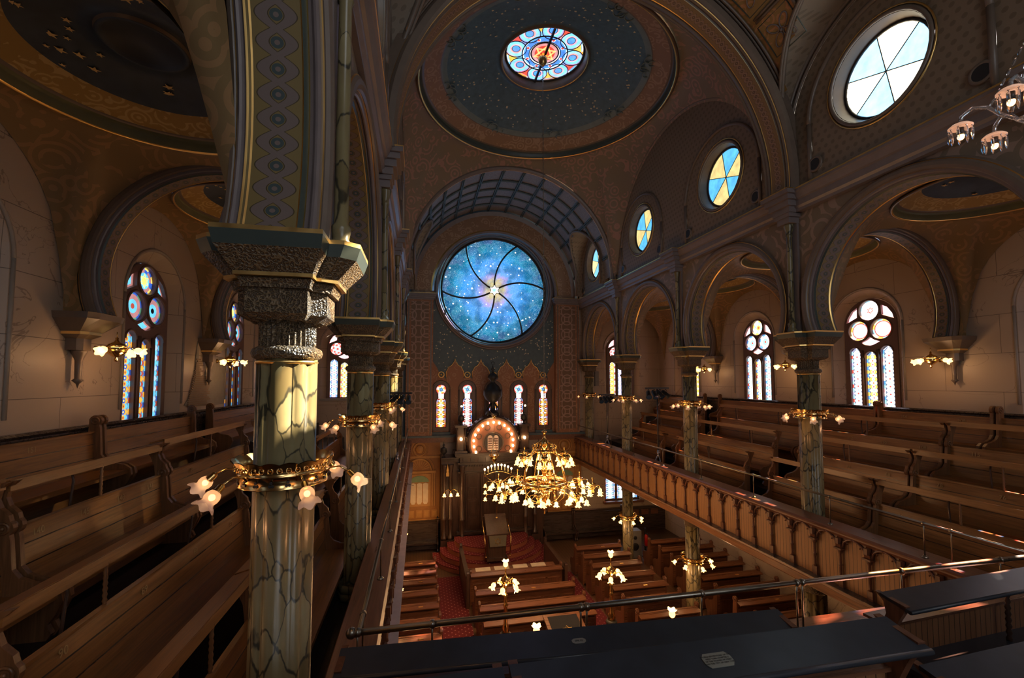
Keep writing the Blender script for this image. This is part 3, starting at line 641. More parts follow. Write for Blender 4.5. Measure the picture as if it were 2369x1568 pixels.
# ---------------------------------------------------------------- nave ceiling
# 0 pend 1 gold 2 mould 3 rinceau 4 slate 5 night(dark slate) 6 star 7 diamond 8 coffer 9 mauve 10 guils 11 dotted
CM = [M['pend'], M['gold'], M['mould'], M['rinceau'], M['slate'], M['dusk'], M['stars'], M['diamond'], M['coffer'], M['mauve'], M['guils'], M['dotted'], M['teal'], M['palet']]
mb = MB(); DY = YS[3]
vault_feet(mb, XU[-1]+.01, XU[1]-.01, DY-3.82, DY+4.02, XC, DY, 3.82, 4.02, 4.15, 3.95, 3.66, 8.37, 0, 160, 16)
def dz(r): return 8.52+1.0*(1-(r/3.45)**2)
prof = [(3.66,8.35,2),(3.68,8.31,2),(3.62,8.28,1),(3.585,8.30,12),(3.55,8.40,12),(3.53,8.50,2),(3.49,8.50,2),(3.46,dz(3.46),3),(3.3,dz(3.3),3),(3.15,dz(3.15),3),(3.02,dz(3.02),2),(2.99,dz(2.99)-.01,13),(2.9,dz(2.9),13),(2.83,dz(2.83),5)]
prof += [(r, dz(r), 5) for r in (2.6,2.3,2.0,1.7,1.45)] + [(1.32,dz(1.32),2),(1.31,dz(1.3)-.05,2),(1.26,dz(1.26)-.07,1),(1.24,dz(1.24)-.06,2),(1.20,9.45,2),(1.17,9.58,2),(1.14,9.60,2)]
dome(mb, XC, DY, prof, 96)
R = random.Random(11)
for k in range(260):
    a, r = R.uniform(0,2*pi), sqrt(R.uniform(1.42**2, 2.74**2)); star5(mb, (XC+r*cos(a), DY+r*sin(a), dz(r)-.015), (-.3*cos(a),-.3*sin(a),-1), R.choice((.028,.035,.045)), 6, R.uniform(0,6))
for q in range(8):           # strapwork knots in the slate ring
    a = pi/8+q*pi/4; 
    for (da, rr, rad) in ((-.10,2.93,.13),(.10,2.93,.13),(0,2.86,.16),(-.055,3.0,.1),(.055,2.8,.1)):
        cx_, cy2 = XC+rr*cos(a+da), DY+rr*sin(a+da); mb.tube([(cx_+rad*cos(t), cy2+rad*sin(t), dz(rr)-.02) for t in [2*pi*k/16 for k in range(16)]], .016, 5, 13, closed=True)
# transverse nave arches
TP = mirror([(3.93,.16,1),(3.925,.175,2),(3.95,.20,2),(3.92,.24,2),(3.93,.28,1),(3.94,.29,2),(3.92,.33,2),(3.96,.38,2),(4.06,.40,2),(4.12,.36,1),(4.13,.35,2),(4.3,.33,10)])
arch_sweep(mb, 'X', YS[2], XC, 4.15, TP, 64, 3.9)
# near barrel vault with diamond coffers, pierced by the window lunettes
def in_lun(y, z, cs): return any(abs(y-c) < 1.95 and (z < 5.0 or (z-5.0)**2+(y-c)**2 < 1.95**2) for c in cs)
def barrel(mb, y0, y1, R_, zc, m, ny, na, cs):
    P = {}
    for i in range(ny+1):
        for j in range(na+1):
            a = pi*j/na; P[i,j] = (XC+R_*cos(a), y0+(y1-y0)*i/ny, zc+R_*sin(a))
    b = mb.add([P[i,j] for i in range(ny+1) for j in range(na+1)])
    for i in range(ny):
        for j in range(na):
            c = (y0+(y1-y0)*(i+.5)/ny, zc+R_*sin(pi*(j+.5)/na))
            if in_lun(c[0], c[1], cs): continue
            mb.face((b+i*(na+1)+j, b+(i+1)*(na+1)+j, b+(i+1)*(na+1)+j+1, b+i*(na+1)+j+1), m, True)
    for c in cs:
        for s in (-1,1):
            A, B = [], []
            for k in range(41):
                t = pi*k/40; yy, zz = c+1.97*cos(t), 5.0+1.97*sin(t); xx = sqrt(max(0, R_*R_-(zz-zc)**2))
                A.append((XU[1] if s>0 else XU[-1], yy, zz)); B.append((XC+s*xx, yy, zz))
            mb.strip(A, B, 11); mb.tube(B, .06, 8, 2); mb.tube([(p[0]-s*.05,p[1]+.0,p[2]-.05) for p in B], .03, 6, 2)
RB = 4.17
barrel(mb, YB, 7.4, RB, 4.15, 7, 84, 72, (CY[0], CY[1]))
AR = [pi*(k+.5)/14 for k in range(14)]; YR = [7.30-.97*k for k in range(13)]
def vrun(pts, t, m=2):
    cur = []
    for p in pts+[None]:
        if p is not None and not in_lun(p[1], p[2]+.03, (CY[0], CY[1])) and p[2] > 4.3: cur.append(p)
        else:
            if len(cur) > 1: mb.tube(cur, t, 6, m)
            cur = []
for y in YR:
    for d, t in ((-.035,.03),(.035,.03)): vrun([(XC+(RB-.03)*cos(pi*k/90), y+d, 4.15+(RB-.03)*sin(pi*k/90)) for k in range(91)], t)
for a in AR:
    for d, t in ((-.008,.03),(.008,.03)): vrun([(XC+(RB-.03)*cos(a+d), YB+.25*k, 4.15+(RB-.03)*sin(a+d)) for k in range(49)], t)
for i_ in range(13):            # relief rosette of four petals in every coffer
    for y in YR[:-1]:
        a = (AR[i_]+AR[i_+1])/2; yc = y-.485; P0 = Vector((XC+(RB-.01)*cos(a), yc, 4.15+(RB-.01)*sin(a)))
        if in_lun(yc, P0.z, (CY[0], CY[1])) or P0.z < 4.8: continue
        u = Vector((0,1,0)); v = Vector((-sin(a),0,cos(a)))
        for q in range(4):
            dq = u*cos(q*pi/2+pi/4)+v*sin(q*pi/2+pi/4); dp = u*cos(q*pi/2+pi*.75)+v*sin(q*pi/2+pi*.75)
            mb.tube([tuple(P0+dq*(.17+.13*cos(t))+dp*.075*sin(t)) for t in [2*pi*k/12 for k in range(12)]], .014, 4, 9, closed=True)
        for w in (.34,): mb.tube([tuple(P0+u*(w*sx)+v*(w*sy)) for sx,sy in ((1,1),(-1,1),(-1,-1),(1,-1))], .016, 4, 12, closed=True)
        mb.ball(tuple(P0), .035, 9, 6, 4)
# far barrel, square coffers
RF = 3.95
def in_rec(y, z): return abs(y-CY[4]) < 1.38 and (z < 5.15 or (z-5.15)**2+(y-CY[4])**2 < 1.38**2)
in_lun_ = in_lun; in_lun = lambda y, z, cs: in_rec(y, z)
barrel(mb, 15.98, 20.12, RF, 4.15, 8, 64, 120, ())
def vr2(pts, t, m):
    cur = []
    for p in pts+[None]:
        if p is not None and not in_rec(p[1], p[2]): cur.append(p)
        else:
            if len(cur) > 1: mb.tube(cur, t, 6, m)
            cur = []
for j in range(1, 5): vr2([(XC+(RF-.04)*cos(pi*k/60), 16.15+.79*j, 4.15+(RF-.04)*sin(pi*k/60)) for k in range(61)], .04, 4)
for k in range(1, 15):
    a = pi*k/15
    for d in (-.009,.009): vr2([(XC+(RF-.05)*cos(a+d), 16.05+.27*k2, 4.15+(RF-.05)*sin(a+d)) for k2 in range(16)], .028, 4)
arch_sweep(mb, 'X', 16.02, XC, 4.15, [(3.95,.10,9),(3.90,.06,9),(3.90,.02,1),(3.905,.01,9),(3.89,-.04,9),(3.93,-.08,2),(3.98,-.10,2),(4.06,-.10,1),(4.07,-.10,0),(4.2,-.06,0)], 64, 3.9)
# deep round-headed recess of the last clerestory window (pushes through the coffers)
for s in (1,-1):
    A = [(XU[s], CY[4]+1.40*cos(pi*k/20), 5.15+1.40*sin(pi*k/20)) for k in range(21)]
    B = [(XC+s*(sqrt(max(0,RF*RF-(p[2]-4.15)**2))-.08), p[1], p[2]) for p in A]
    A = [(XU[s],A[0][1],4.0)]+A+[(XU[s],A[-1][1],4.0)]; B = [(B[0][0],B[0][1],4.0)]+B+[(B[-1][0],B[-1][1],4.0)]
    mb.strip(A, B, 11); mb.tube(B, .05, 8, 2)
CEIL = struct(mb.build('ceiling', CM))
# roofs outside (keep daylight out)
for nm, b in (('ceiling_roof_nave',(-.7,7.7,YB,YF+.6,9.75,9.85)),('ceiling_roof_right',(7.66,WR+.6,YB,YF+.6,4.05,4.15)),('ceiling_roof_left',(WL-.6,-.7,YB,YF+.6,4.05,4.15))):
    box_obj(nm, b, M['nave'])
# dome oculus glass
NW[0] += 1; root = bpy.data.objects.new('window_%d' % NW[0], None); COL.objects.link(root); root['kind'] = 'structure'
OC = GLO
mb = MB(); FO = lambda x, y, d=0.0: (x, y, 9.60-d)
medal(mb, FO, XC, DY, 1.15, [(1.0,.94,[PK,CY_,WH,AM])], 24)
for g in range(8):
    a = 2*pi*g/8; medal(mb, lambda x,y,d=0.0: FO(x,y,d+.004), XC+.86*cos(a), DY+.86*sin(a), .30, [(1,.90,[VI]),(.90,.58,[CY_]),(.58,.42,[PK]),(.42,.36,[LD]),(.36,0,[BL])], 8)
    a += pi/8; P = [(XC+r*cos(a+t), DY+r*sin(a+t)) for r,t in ((1.08,-.2),(1.08,.2),(.88,.06),(.80,0),(.88,-.06))]; mb.poly([FO(*p,.002) for p in P], AM if g%2 else RD)
medal(mb, lambda x,y,d=0.0: FO(x,y,d), XC, DY, 1.09, [(1,.53,[CY_,VI,CY_,PK])], 24)
medal(mb, lambda x,y,d=0.0: FO(x,y,d+.008), XC, DY, .66, [(1,.94,[WH]),(.94,.70,[BL]),(.70,.64,[WH]),(.64,.58,[LD]),(.58,.45,[PK]),(.45,0,[RD])], 16, star=(.36, YE, .016))
for g in range(8):
    a = 2*pi*g/8+.2; medal(mb, lambda x,y,d=0.0: FO(x,y,d+.014), XC+.54*cos(a), DY+.54*sin(a), .06, [(1,.7,[WH]),(.7,0,[RD])], 6)
mb.build('pane', OC, root)
mb = MB()
for r, t in ((1.15,.03),(.665,.018),(.46,.012)): mb.tube([(XC+r*cos(2*pi*k/48), DY+r*sin(2*pi*k/48), 9.575) for k in range(48)], t, 6, closed=True)
for g in range(8): a = 2*pi*g/8; mb.tube([(XC+.86*cos(a)+.305*cos(2*pi*k/20), DY+.86*sin(a)+.305*sin(2*pi*k/20), 9.58) for k in range(20)], .012, 5, closed=True)
mb.box(XC-.03, XC+.03, DY-1.15, DY+1.15, 9.50, 9.56)
mb.build('window_frame', M['lead'], root)
XWL, XWR = -3.32, 10.02
# ================================================================ far wall
mb = MB(); FW = lambda h, z: (h, YF, z); RZ = 4.36
plate(mb, [(-.75,-2.5),(7.72,-2.5),(7.72,8.4),(-.75,8.4)], [circ(XC,RZ,2.62,56)], FW, 0)
mb.strip([(h,YF,z) for h,z in circ(XC,RZ,2.62,56)], [(h,YF+.3,z) for h,z in circ(XC,RZ,2.52,56)], 1, True, closed=True)
R = random.Random(3)
for k in range(420):                       # painted gold stars
    h, z = R.uniform(.6,6.4), R.uniform(.1,4.2)
    if (h-XC)**2+(z-RZ)**2 < 2.95**2: continue
    star5(mb, (h, YF-.004, z), (0,-1,0), R.choice((.028,.036,.045)), 3, R.uniform(0,6))
FAR = struct(mb.build('wall_far', [M['slate'], M['mould'], M['starg'], M['stars']]))
mb = MB()                                  # side parts of the far wall (aisles, both storeys)
for x0, x1, xm in ((WL-.4,-.75,XWL),(7.72,WR+.4,XWR)):
    ho, hi = arched(xm, -.83, 1.56, .96), arched(xm, -.80, 1.56, .73)
    plate(mb, [(x0,-3.9),(x1,-3.9),(x1,3.75),(x0,3.75)], [ho], lambda h,z: (h,YF,z)); mb.strip([(h,YF,z) for h,z in ho], [(h,YF+.25,z) for h,z in hi], 0, False, closed=True)
mb.box(WL-.4, -.75, YF, YF+.3, ZM, -3.9); mb.box(-.75, 7.72, YF, YF+.3, ZM, -2.5, 0)
plate(mb, [(7.72,ZM),(WR+.4,ZM),(WR+.4,-3.9),(7.72,-3.9)], [arched(9.95,-5.95,-4.6,.95)], lambda h,z: (h,YF,z)); rim(mb, arched(9.95,-5.95,-4.6,.95), lambda h,z: (h,YF,z), lambda h,z: (h,YF+.3,z))
struct(mb.build('wall_far_sides', M['wall']))
mb = MB()
for s in (-1,1):                           # stencilled pilasters and the arch band round the rose
    xi, xo = XC+s*2.92, XC+s*4.1; x0, x1 = min(xi,xo), max(xi,xo)
    mb.box(x0, x1, 20.1, YF, -2.5, 3.72, 1); mb.box(x0+.06, x0+.12, 20.085, 20.1, -2.4, 3.65, 2); mb.box(x1-.12, x1-.06, 20.085, 20.1, -2.4, 3.65, 2)
    mb.box(x0+.2, x1-.2, 20.092, 20.1, -2.3, 3.6, 0)
    for (d,z0,z1) in ((.03,3.68,3.74),(.08,3.74,3.82),(.12,3.82,3.9),(.16,3.9,3.97)): mb.box(x0-d, x1+d, 20.1-d, YF, z0, z1, 3)
    mb.box(x0-.165, x1+.165, 20.1-.165, YF, 3.962, 3.975, 4)
N = 56; A = [pi*k/N for k in range(N+1)]
def band(r0, r1, y0, y1, m): mb.strip([(XC+r0*cos(a), y0, 4.1+r0*sin(a)) for a in A], [(XC+r1*cos(a), y1, 4.1+r1*sin(a)) for a in A], m)
band(2.90, 2.90, YF, 20.12, 3); band(2.90, 2.98, 20.12, 20.08, 3); band(2.98, 3.05, 20.08, 20.11, 4); band(3.05, 3.72, 20.11, 20.11, 5); band(3.72, 3.9, 20.11, 20.06, 3)
for s in (-1,1):
    xi, xo = XC+s*2.90, XC+s*3.9; mb.box(min(xi,xo), max(xi,xo), 20.115, YF, 3.97, 4.12, 5)
struct(mb.build('trim_far_arch', [M['rings'], M['far'], M['mould'], M['mauve'], M['gold'], M['rinceau']]))
mb = MB()
for (r,y,t) in ((2.86,20.42,.05),(2.76,20.36,.07),(2.66,20.42,.05)): mb.tube([(XC+r*cos(2*pi*k/64), y, RZ+r*sin(2*pi*k/64)) for k in range(64)], t, 8, 0, closed=True)
mb.strip([(h,YF-.02,z) for h,z in circ(XC,RZ,2.88,64)], [(h,YF-.02,z) for h,z in circ(XC,RZ,2.6,64)], 1, False, closed=True)
mb.build('rose_surround', [M['mauve'], M['slate']], FAR)
# rose window
NW[0] += 1; root = bpy.data.objects.new('window_%d' % NW[0], None); COL.objects.link(root); root['kind'] = 'structure'
mb = MB(); mb.poly([(h,0,z) for h,z in circ(0,0,2.55,64)][::-1]); p = mb.build('pane', rose_glass(), root); p.location = (XC, YF+.25, RZ)
mb = MB(); rs = .26
for g in range(6):
    pts = []
    for t in range(17):
        r = rs+(2.52-rs)*t/16; a = radians(90+60*g)-radians(27)*(t/16)**1.15; pts.append((XC+r*cos(a), YF+.19, RZ+r*sin(a)))
    mb.tube(pts, [.045]*17, 6, 0)
mb.tube([(XC+2.52*cos(2*pi*k/64), YF+.2, RZ+2.52*sin(2*pi*k/64)) for k in range(64)], .05, 6, closed=True)
S6 = [(XC+(.27 if k%2==0 else .17)*cos(pi*k/6+pi/6), YF+.16, RZ+(.27 if k%2==0 else .17)*sin(pi*k/6+pi/6)) for k in range(12)]
mb.tube(S6, .02, 5, closed=True); mb.build('window_frame', M['lead'], root)
mb = MB(); mb.poly([(x,YF+.17,z) for x,_,z in S6][::-1]); S7 = [(XC-.02+(.12 if k%2==0 else .07)*cos(pi*k/6+pi/6), YF+.15, RZ+(.12 if k%2==0 else .07)*sin(pi*k/6+pi/6)) for k in range(12)]; mb.poly(S7[::-1], 1)
mb.build('star_pane', [G('bright',(1,1,1),1.1), G('star_blue',(.12,.5,.85),.8)], root)
# russet ogee screen with the five slim lancets
mb = MB(); og = lambda c, w, zt: [(c-w,-.2),(c+w,-.2),(c+w,.15),(c+w*1.02,.40),(c+w*.72,.62),(c+w*.35,.72),(c+w*.12,.86),(c,zt),(c-w*.12,.86),(c-w*.35,.72),(c-w*.72,.62),(c-w*1.02,.40),(c-w,.15)]
mb.box(.56, 6.4, YF-.05, YF, -2.5, -.14, 0)
for c in (1.59, 2.80, 4.03, 5.24): mb.prism(og(c,.40,1.02), (0,YF-.06,0), (1,0,0), (0,0,1), (0,.05,0), 0); mb.tube([(x,YF-.06,z) for x,z in og(c,.40,1.02)[2:]], .02, 5, 1)
for c, s in ((.56,1),(6.4,-1)):
    mb.prism([(0,-.2),(.3,-.2),(.34,.3),(.2,.6),(0,.9)][::1], (c,YF-.06,0), (s,0,0), (0,0,1), (0,.05,0), 0)
for c in (.96, 2.17, 3.40, 4.62, 5.84):
    mb.prism([(c-.24,-.2)]+[(c+.24*cos(t),-.05+.24*sin(t)) for t in [pi-pi*k/12 for k in range(13)]]+[(c+.24,-.2)], (0,YF-.055,0), (1,0,0), (0,0,1), (0,.05,0), 0)
    mb.tube([(c+.13*cos(2*pi*k/16), YF-.06, .27+.13*sin(2*pi*k/16)) for k in range(16)], .03, 6, 1, closed=True); mb.ball((c,YF-.05,.27), .05, 1)
    mb.tube([(c+.39*cos(pi*k/14), YF-.08, -.42+.39*sin(pi*k/14)) for k in range(15)], .045, 6, 2)
    for s in (-1,1): mb.tube([(c+.39*s, YF-.08, -2.35),(c+.39*s, YF-.08, -.42)], .045, 6, 2)
struct(mb.build('trim_ogee_screen', [M['far'], M['gold'], M['mould']]))
def slim(c, i):
    NW[0] += 1; root = bpy.data.objects.new('window_%d' % NW[0], None); COL.objects.link(root); root['kind'] = 'structure'
    F = lambda x, z, d=0.0: (x, YF-.075-d, z)
    hole = [(c-.23,-2.15),(c+.23,-2.15),(c+.23,-.92)]+[(c+.23-.10*k/3,-.92+.12*sin(pi/2*k/3)) for k in (1,2,3)]+[(c+.24*cos(t),-.42+.24*sin(t)) for t in [-.9+(pi+1.8)*k/14 for k in range(15)]]+[(c-.23+.10*k/3,-.92+.12*sin(pi/2*k/3)) for k in (3,2,1)]+[(c-.23,-.92)]
    outer = arched(c, -2.3, -.42, .36)
    mb = MB(); plate(mb, outer, [hole], lambda x,z: (x,YF-.10,z)); rim(mb, hole, lambda x,z: (x,YF-.10,z), lambda x,z: (x,YF-.05,z)); rim(mb, outer, lambda x,z: (x,YF-.10,z), lambda x,z: (x,YF-.03,z))
    mb.tube([(x,YF-.105,z) for x,z in hole], .018, 5, closed=True); mb.build('window_frame', M['frame'], root)
    mb = MB(); cs = ([RD,AM,PK,VI],WH,AM,[WH,YE,AM],[BL,RD]) if i%2==0 else ([BL,WH,RD,VI],WH,PK,[WH,CY_],[RD,AM])
    lancet(mb, F, c, -2.13, -.98, .20, cs, i); medal(mb, F, c, -.42, .22, [(1,.8,[RD,PK]),(.8,.5,[AM,WH] if i%2==0 else [WH,CY_]),(.5,.25,[WH,CY_]),(.25,0,[BL])], 8, (.12,LD))
    mb.poly([F(c-.12,-.84), F(c+.12,-.84), F(c+.12,-.60), F(c-.12,-.60)], WH); mb.build('pane', GLS, root)
    mb = MB(); mb.box(c-.42, c+.42, YF-.2, YF-.02, -2.5, -2.36); mb.build('sill', M['slate'], root)
for i, c in enumerate((.96, 2.17, 3.40, 4.62, 5.84)): slim(c, i)
# ledge and painted panelling below it
mb = MB(); mb.box(-.9, 7.8, 20.02, YF, -2.56, -2.48, 0); mb.box(-.9, 7.8, 20.1, YF, -2.66, -2.56, 1); mb.box(-.9,7.8,20.18,YF,-2.8,-2.66,1); struct(mb.build('trim_far_ledge', [M['slate'], M['rail_y']]))
mb = MB()
def wallpanel(x0, x1, s=1):
    mb.box(x0, x1, 20.3, YF, ZM, -2.8, 0)
    cx_ = (x0+x1)/2
    mb.box(x0, x1, 20.27, 20.3, -3.5, -3.4, 1); mb.box(x0, x1, 20.25, 20.3, -6.28, -6.18, 1)
    mb.tube([(cx_+.28*cos(2*pi*k/24), 20.29, -3.1+.28*sin(2*pi*k/24)) for k in range(24)], .035, 6, 1, closed=True); mb.tube([(cx_+.38*cos(2*pi*k/24), 20.29, -3.1+.38*sin(2*pi*k/24)) for k in range(24)], .015, 6, 1, closed=True)
    mb.lathe([(.2,0),(.17,.03),(.05,.04),(.001,.05)], 16, (cx_,20.3,-3.1), 2, ax=(0,-1,0))
    w = .52
    mb.tube([(cx_+w*cos(pi*k/20), 20.28, -4.05+w*sin(pi*k/20)) for k in range(21)], .05, 6, 1); mb.tube([(cx_+(w+.14)*cos(pi*k/20), 20.29, -4.05+(w+.14)*sin(pi*k/20)) for k in range(21)], .02, 6, 1)
    for k in range(1, 12):
        a = pi*k/12; mb.prism([(.12,-.012),(w-.08,-.035),(w-.03,0),(w-.08,.035),(.12,.012)], (cx_,20.275,-4.02), (cos(a),0,sin(a)), (-sin(a),0,cos(a)), (0,.03,0), 2)
    mb.box(cx_-.72, cx_+.72, 20.24, 20.3, -4.16, -4.06, 1)
    for q in (-.62,.62):
        for d in (-.045,.045): mb.box(cx_+q+d-.03, cx_+q+d+.03, 20.25, 20.3, -5.62, -4.16, 2)
    mb.box(cx_-.5, cx_+.5, 20.27, 20.3, -5.62, -4.2, 2)
    mb.prism([(.42*cos(pi*k/12), .28*sin(pi*k/12)) for k in range(13)], (cx_,20.25,-4.55), (1,0,0), (0,0,1), (0,.03,0), 3)
    for q in (-.27,0,.27): mb.prism([(q-.115,-5.42),(q-.06,-5.52),(q+.06,-5.52),(q+.115,-5.42),(q+.115,-4.62),(q,-4.57),(q-.115,-4.62)], (cx_,20.24,0), (1,0,0), (0,0,1), (0,.03,0), 4)
    for k in range(5):
        xa = x0+.08+(x1-x0-.1)*k/5; mb.box(xa, xa+(x1-x0)/5-.1, 20.27, 20.3, -6.12, -5.78, 2); mb.box(xa+.05, xa+(x1-x0)/5-.15, 20.255, 20.27, -6.06, -5.84, 1)
wallpanel(-.88, .93); wallpanel(6.0, 7.7)
struct(mb.build('wall_far_panelled', [plain('ochre_paint',(.36,.15,.035),.5), plain('ochre_moulding',(.50,.25,.07),.45), plain('light_ochre',(.46,.22,.06),.5), plain('verdigris_paint',(.20,.30,.16),.5), plain('cream_panel_paint',(.72,.58,.42),.5)]))
mb = MB(); mb.box(WL, .95, 20.22, 20.3, ZM, -6.3, 0); mb.box(4.9, WR, 20.22, 20.3, ZM, -6.3, 0)
for x0, x1 in ((-1,.95),(5.0,12)):
    mb.box(x0, x1, 20.15, 20.3, -6.3, -6.22, 0); n = int((x1-x0)/.52)
    for k in range(n): mb.box(x0+.08+k*.52, x0+.46+k*.52, 20.2, 20.24, -6.62, -6.36, 1)
struct(mb.build('trim_wainscot_far', [M['dark_x'], M['red_x']]))
aisle_low = None
def low_window():
    NW[0] += 1; root = bpy.data.objects.new('window_%d' % NW[0], None); COL.objects.link(root); root['kind'] = 'structure'
    mb = MB(); outer = arched(9.95,-5.95,-4.6,.95); holes = [arched(9.95+c,-5.88,-4.7,.24,8) for c in (-.6,0,.6)]
    F = lambda x, z, d=0.0: (x, YF+.15-d, z)
    plate(mb, outer, holes, lambda x,z: F(x,z,.05)); 
    for h in holes: rim(mb, h, lambda x,z: F(x,z,.05), lambda x,z: F(x,z,-.03))
    mb.build('window_frame', M['frame'], root)
    mb = MB()
    for c in (-.6,0,.6): lancet(mb, F, 9.95+c, -5.88, -4.7, .24, ([BL,PK,WH],WH,CY_,[WH,WH],[CY_,VI]), 5)
    mb.build('pane', GL, root); mb = MB(); mb.box(8.9, 11.0, 20.3, YF+.2, -6.05, -5.95); mb.build('sill', M['red_x'], root)
low_window()
for xm in (XWL, XWR):
    r_ = aisle_window(0, 1, -.04, ST3 if xm > 0 else LF2); r_.rotation_euler = (0,0,pi/2); r_.location = (xm, YF, 0)
    mb = MB(); mb.tube([(xm+1.0*cos(pi*k/20), YF-.01, 1.56+1.0*sin(pi*k/20)) for k in range(21)], .025, 8); struct(mb.build('trim_far_window_arch', M['stone']))
# ================================================================ ark
AK = 18.9
ark = thing('torah_ark', 'tall carved dark wood ark cabinet with twin pillars behind the bema steps', 'ark', (3.2, AK, ZM))
def A3(mb, *b): mb.box(*[b[i] - (3.2 if i < 2 else AK if i < 4 else ZM) for i in range(6)], b[6] if len(b) > 6 else 0)
o3 = lambda x, y, z: (x-3.2, y-AK, z-ZM)
mb = MB(); A3(mb, 1.72, 4.72, 19.1, 20.28, ZM, -3.2); A3(mb, .95, 5.5, 19.35, 20.28, ZM, -3.35); mb.build('body', M['dark_z'], ark)
mb = MB()
for z0, z1, d in ((-3.24,-3.14,.22),(-3.32,-3.24,.16),(-3.62,-3.54,.1),(-3.98,-3.92,.1)): A3(mb, 1.72-d, 4.72+d, 19.1-d, 20.28, z0, z1)
for k in range(26): A3(mb, 1.78+k*.113, 1.83+k*.113, 19.0, 19.1, -3.72, -3.66)
for k in range(9): A3(mb, 1.85+k*.33, 2.05+k*.33, 19.06, 19.1, -3.52, -3.34)
A3(mb, .93, 5.52, 19.3, 20.28, -3.46, -3.36)
mb.build('cornice', M['dark_x'], ark)
mb = MB(); A3(mb, 1.6, 4.84, 18.95, 19.2, ZM+.85, ZM+.95); mb.build('base_moulding', M['dark_x'], ark)
for i in range(4):
    mb = MB(); xa = 1.98+i*.635; A3(mb, xa, xa+.58, 19.04, 19.1, -6.35, -4.02)
    for z0, z1 in ((-4.5,-4.1),(-5.0,-4.6),(-5.75,-5.1),(-6.25,-5.85)): A3(mb, xa+.09, xa+.49, 19.0, 19.05, z0, z1); A3(mb, xa+.16, xa+.42, 18.98, 19.01, z0+.07, z1-.07)
    mb.build('door', M['dark_z'], ark)
for x in (1.35, 1.83, 4.61, 5.09, 1.08):
    mb = MB(); y = 19.0 if x in (1.83,4.61) else 19.28
    mb.lathe([(.13,ZM+.6),(.13,ZM+.7),(.08,ZM+.76),(.085,ZM+1.4),(.11,ZM+1.45),(.08,ZM+1.5),(.07,-4.0),(.10,-3.95),(.08,-3.9),(.12,-3.7),(.13,-3.62)], 12, o3(x,y,ZM)[0:2]+(-ZM,)); A3(mb, x-.15, x+.15, y-.15, y+.15, ZM, ZM+.6); mb.build('pillar', M['dark_z'], ark)
mb = MB(); A3(mb, 1.12, 1.42, 19.33, 19.36, -4.15, -3.62); mb.build('brass_plaque', M['gold'], ark)
mb = MB()                                     # round pediment
CZ = -2.72; C = lambda r, a, y: o3(3.2+r*cos(a), y, CZ+r*sin(a))
A_ = [radians(-28)+radians(236)*k/48 for k in range(49)]
for (r0,y0,r1,y1) in ((1.0,19.22,1.02,19.10),(1.02,19.10,1.10,19.06),(1.10,19.06,1.16,19.12),(1.16,19.12,1.2,19.3),(1.2,19.3,1.2,19.5)): mb.strip([C(r0,a,y0) for a in A_], [C(r1,a,y1) for a in A_], 0)
mb.poly([C(1.0,a,19.22) for a in A_], 1)
mb.poly([C(1.2,a,19.5) for a in A_][::-1], 1)
for r in (.42,.44): mb.tube([C(r,2*pi*k/28,19.2) for k in range(28)], .03, 6, 0, closed=True)
mb.poly([C(.42,2*pi*k/28,19.205) for k in range(28)], 2)
for k in range(8):
    a = pi/8+2*pi*k/8; 
    if -.45 < sin(a): mb.tube([tuple(Vector(C(.70,a,19.2))+Vector((.12*cos(t),0,.12*sin(t)))) for t in [2*pi*j/14 for j in range(14)]], .02, 5, 0, closed=True)
for k in range(17): a = radians(0+180*k/16); mb.ball(C(1.19,a,19.3), .06, 0, 6, 4)
mb.build('pediment', [M['dark_z'], plain('reddish_rosette_ground',(.23,.085,.045),.45), M['black']], ark)
lamp0 = None
for k in range(17):
    a = radians(-44+268*k/16); 
    if sin(a) < -.62: continue
    mb = MB(); p = o3(3.2+.88*cos(a), 19.12, CZ+.88*sin(a)); mb.ball(p, .045, 0, 8, 6, 1.35); mb.build('bulb', M['bulb'], ark)
mb = MB()
for s in (-1,1):
    x = 3.2+s*.13-0.02; mb.prism([(x-.11-3.2,-.33),(x+.11-3.2,-.33)]+[(x-3.2+.11*cos(pi*k/10), .2+.11*sin(pi*k/10)) for k in range(11)], (0,19.16-AK,CZ-ZM), (1,0,0), (0,0,1), (0,.03,0), 0)
    for k in range(5): mb.box(x-.085-3.2, x+.085-3.2, 19.15-AK, 19.165-AK, CZ-ZM-.27+k*.10, CZ-ZM-.215+k*.10, 1)
mb.build('tablets', [plain('pale_tablet',(.62,.52,.46),.5), plain('dark_lettering',(.12,.06,.05),.6)], ark)
def urn(x, y, z, s, par, nm):
    mb = MB(); mb.lathe([(.12*s,0),(.12*s,.03*s),(.04*s,.06*s),(.03*s,.12*s),(.05*s,.15*s),(.16*s,.24*s),(.2*s,.34*s),(.17*s,.46*s),(.19*s,.49*s),(.12*s,.54*s),(.04*s,.6*s),(.05*s,.64*s),(.08*s,.69*s),(.05*s,.75*s),(.015*s,.8*s),(.02*s,.86*s),(.001,.92*s)], 14, (x,y,z)); mb.build(nm, M['black'], par)
for s in (-1,1):
    mb = MB(); xc_ = 3.2+s*1.42; A3(mb, xc_-.26, xc_+.26, 19.1, 19.6, -3.2, -3.05); A3(mb, xc_-.2, xc_+.2, 19.3, 19.6, -3.05, -2.05); A3(mb, xc_-.26, xc_+.26, 19.12, 19.6, -2.05, -1.95)
    for q in (-.17,.17): mb.lathe([(.04,0),(.03,.1),(.03,.85),(.045,1.0)], 8, o3(xc_+q, 19.18, -3.05))
    mb.build('side_shrine', M['dark_z'], ark)
for s in (-1,1): urn(s*1.42, 19.35-AK, -1.95-ZM, .78, ark, 'finial')
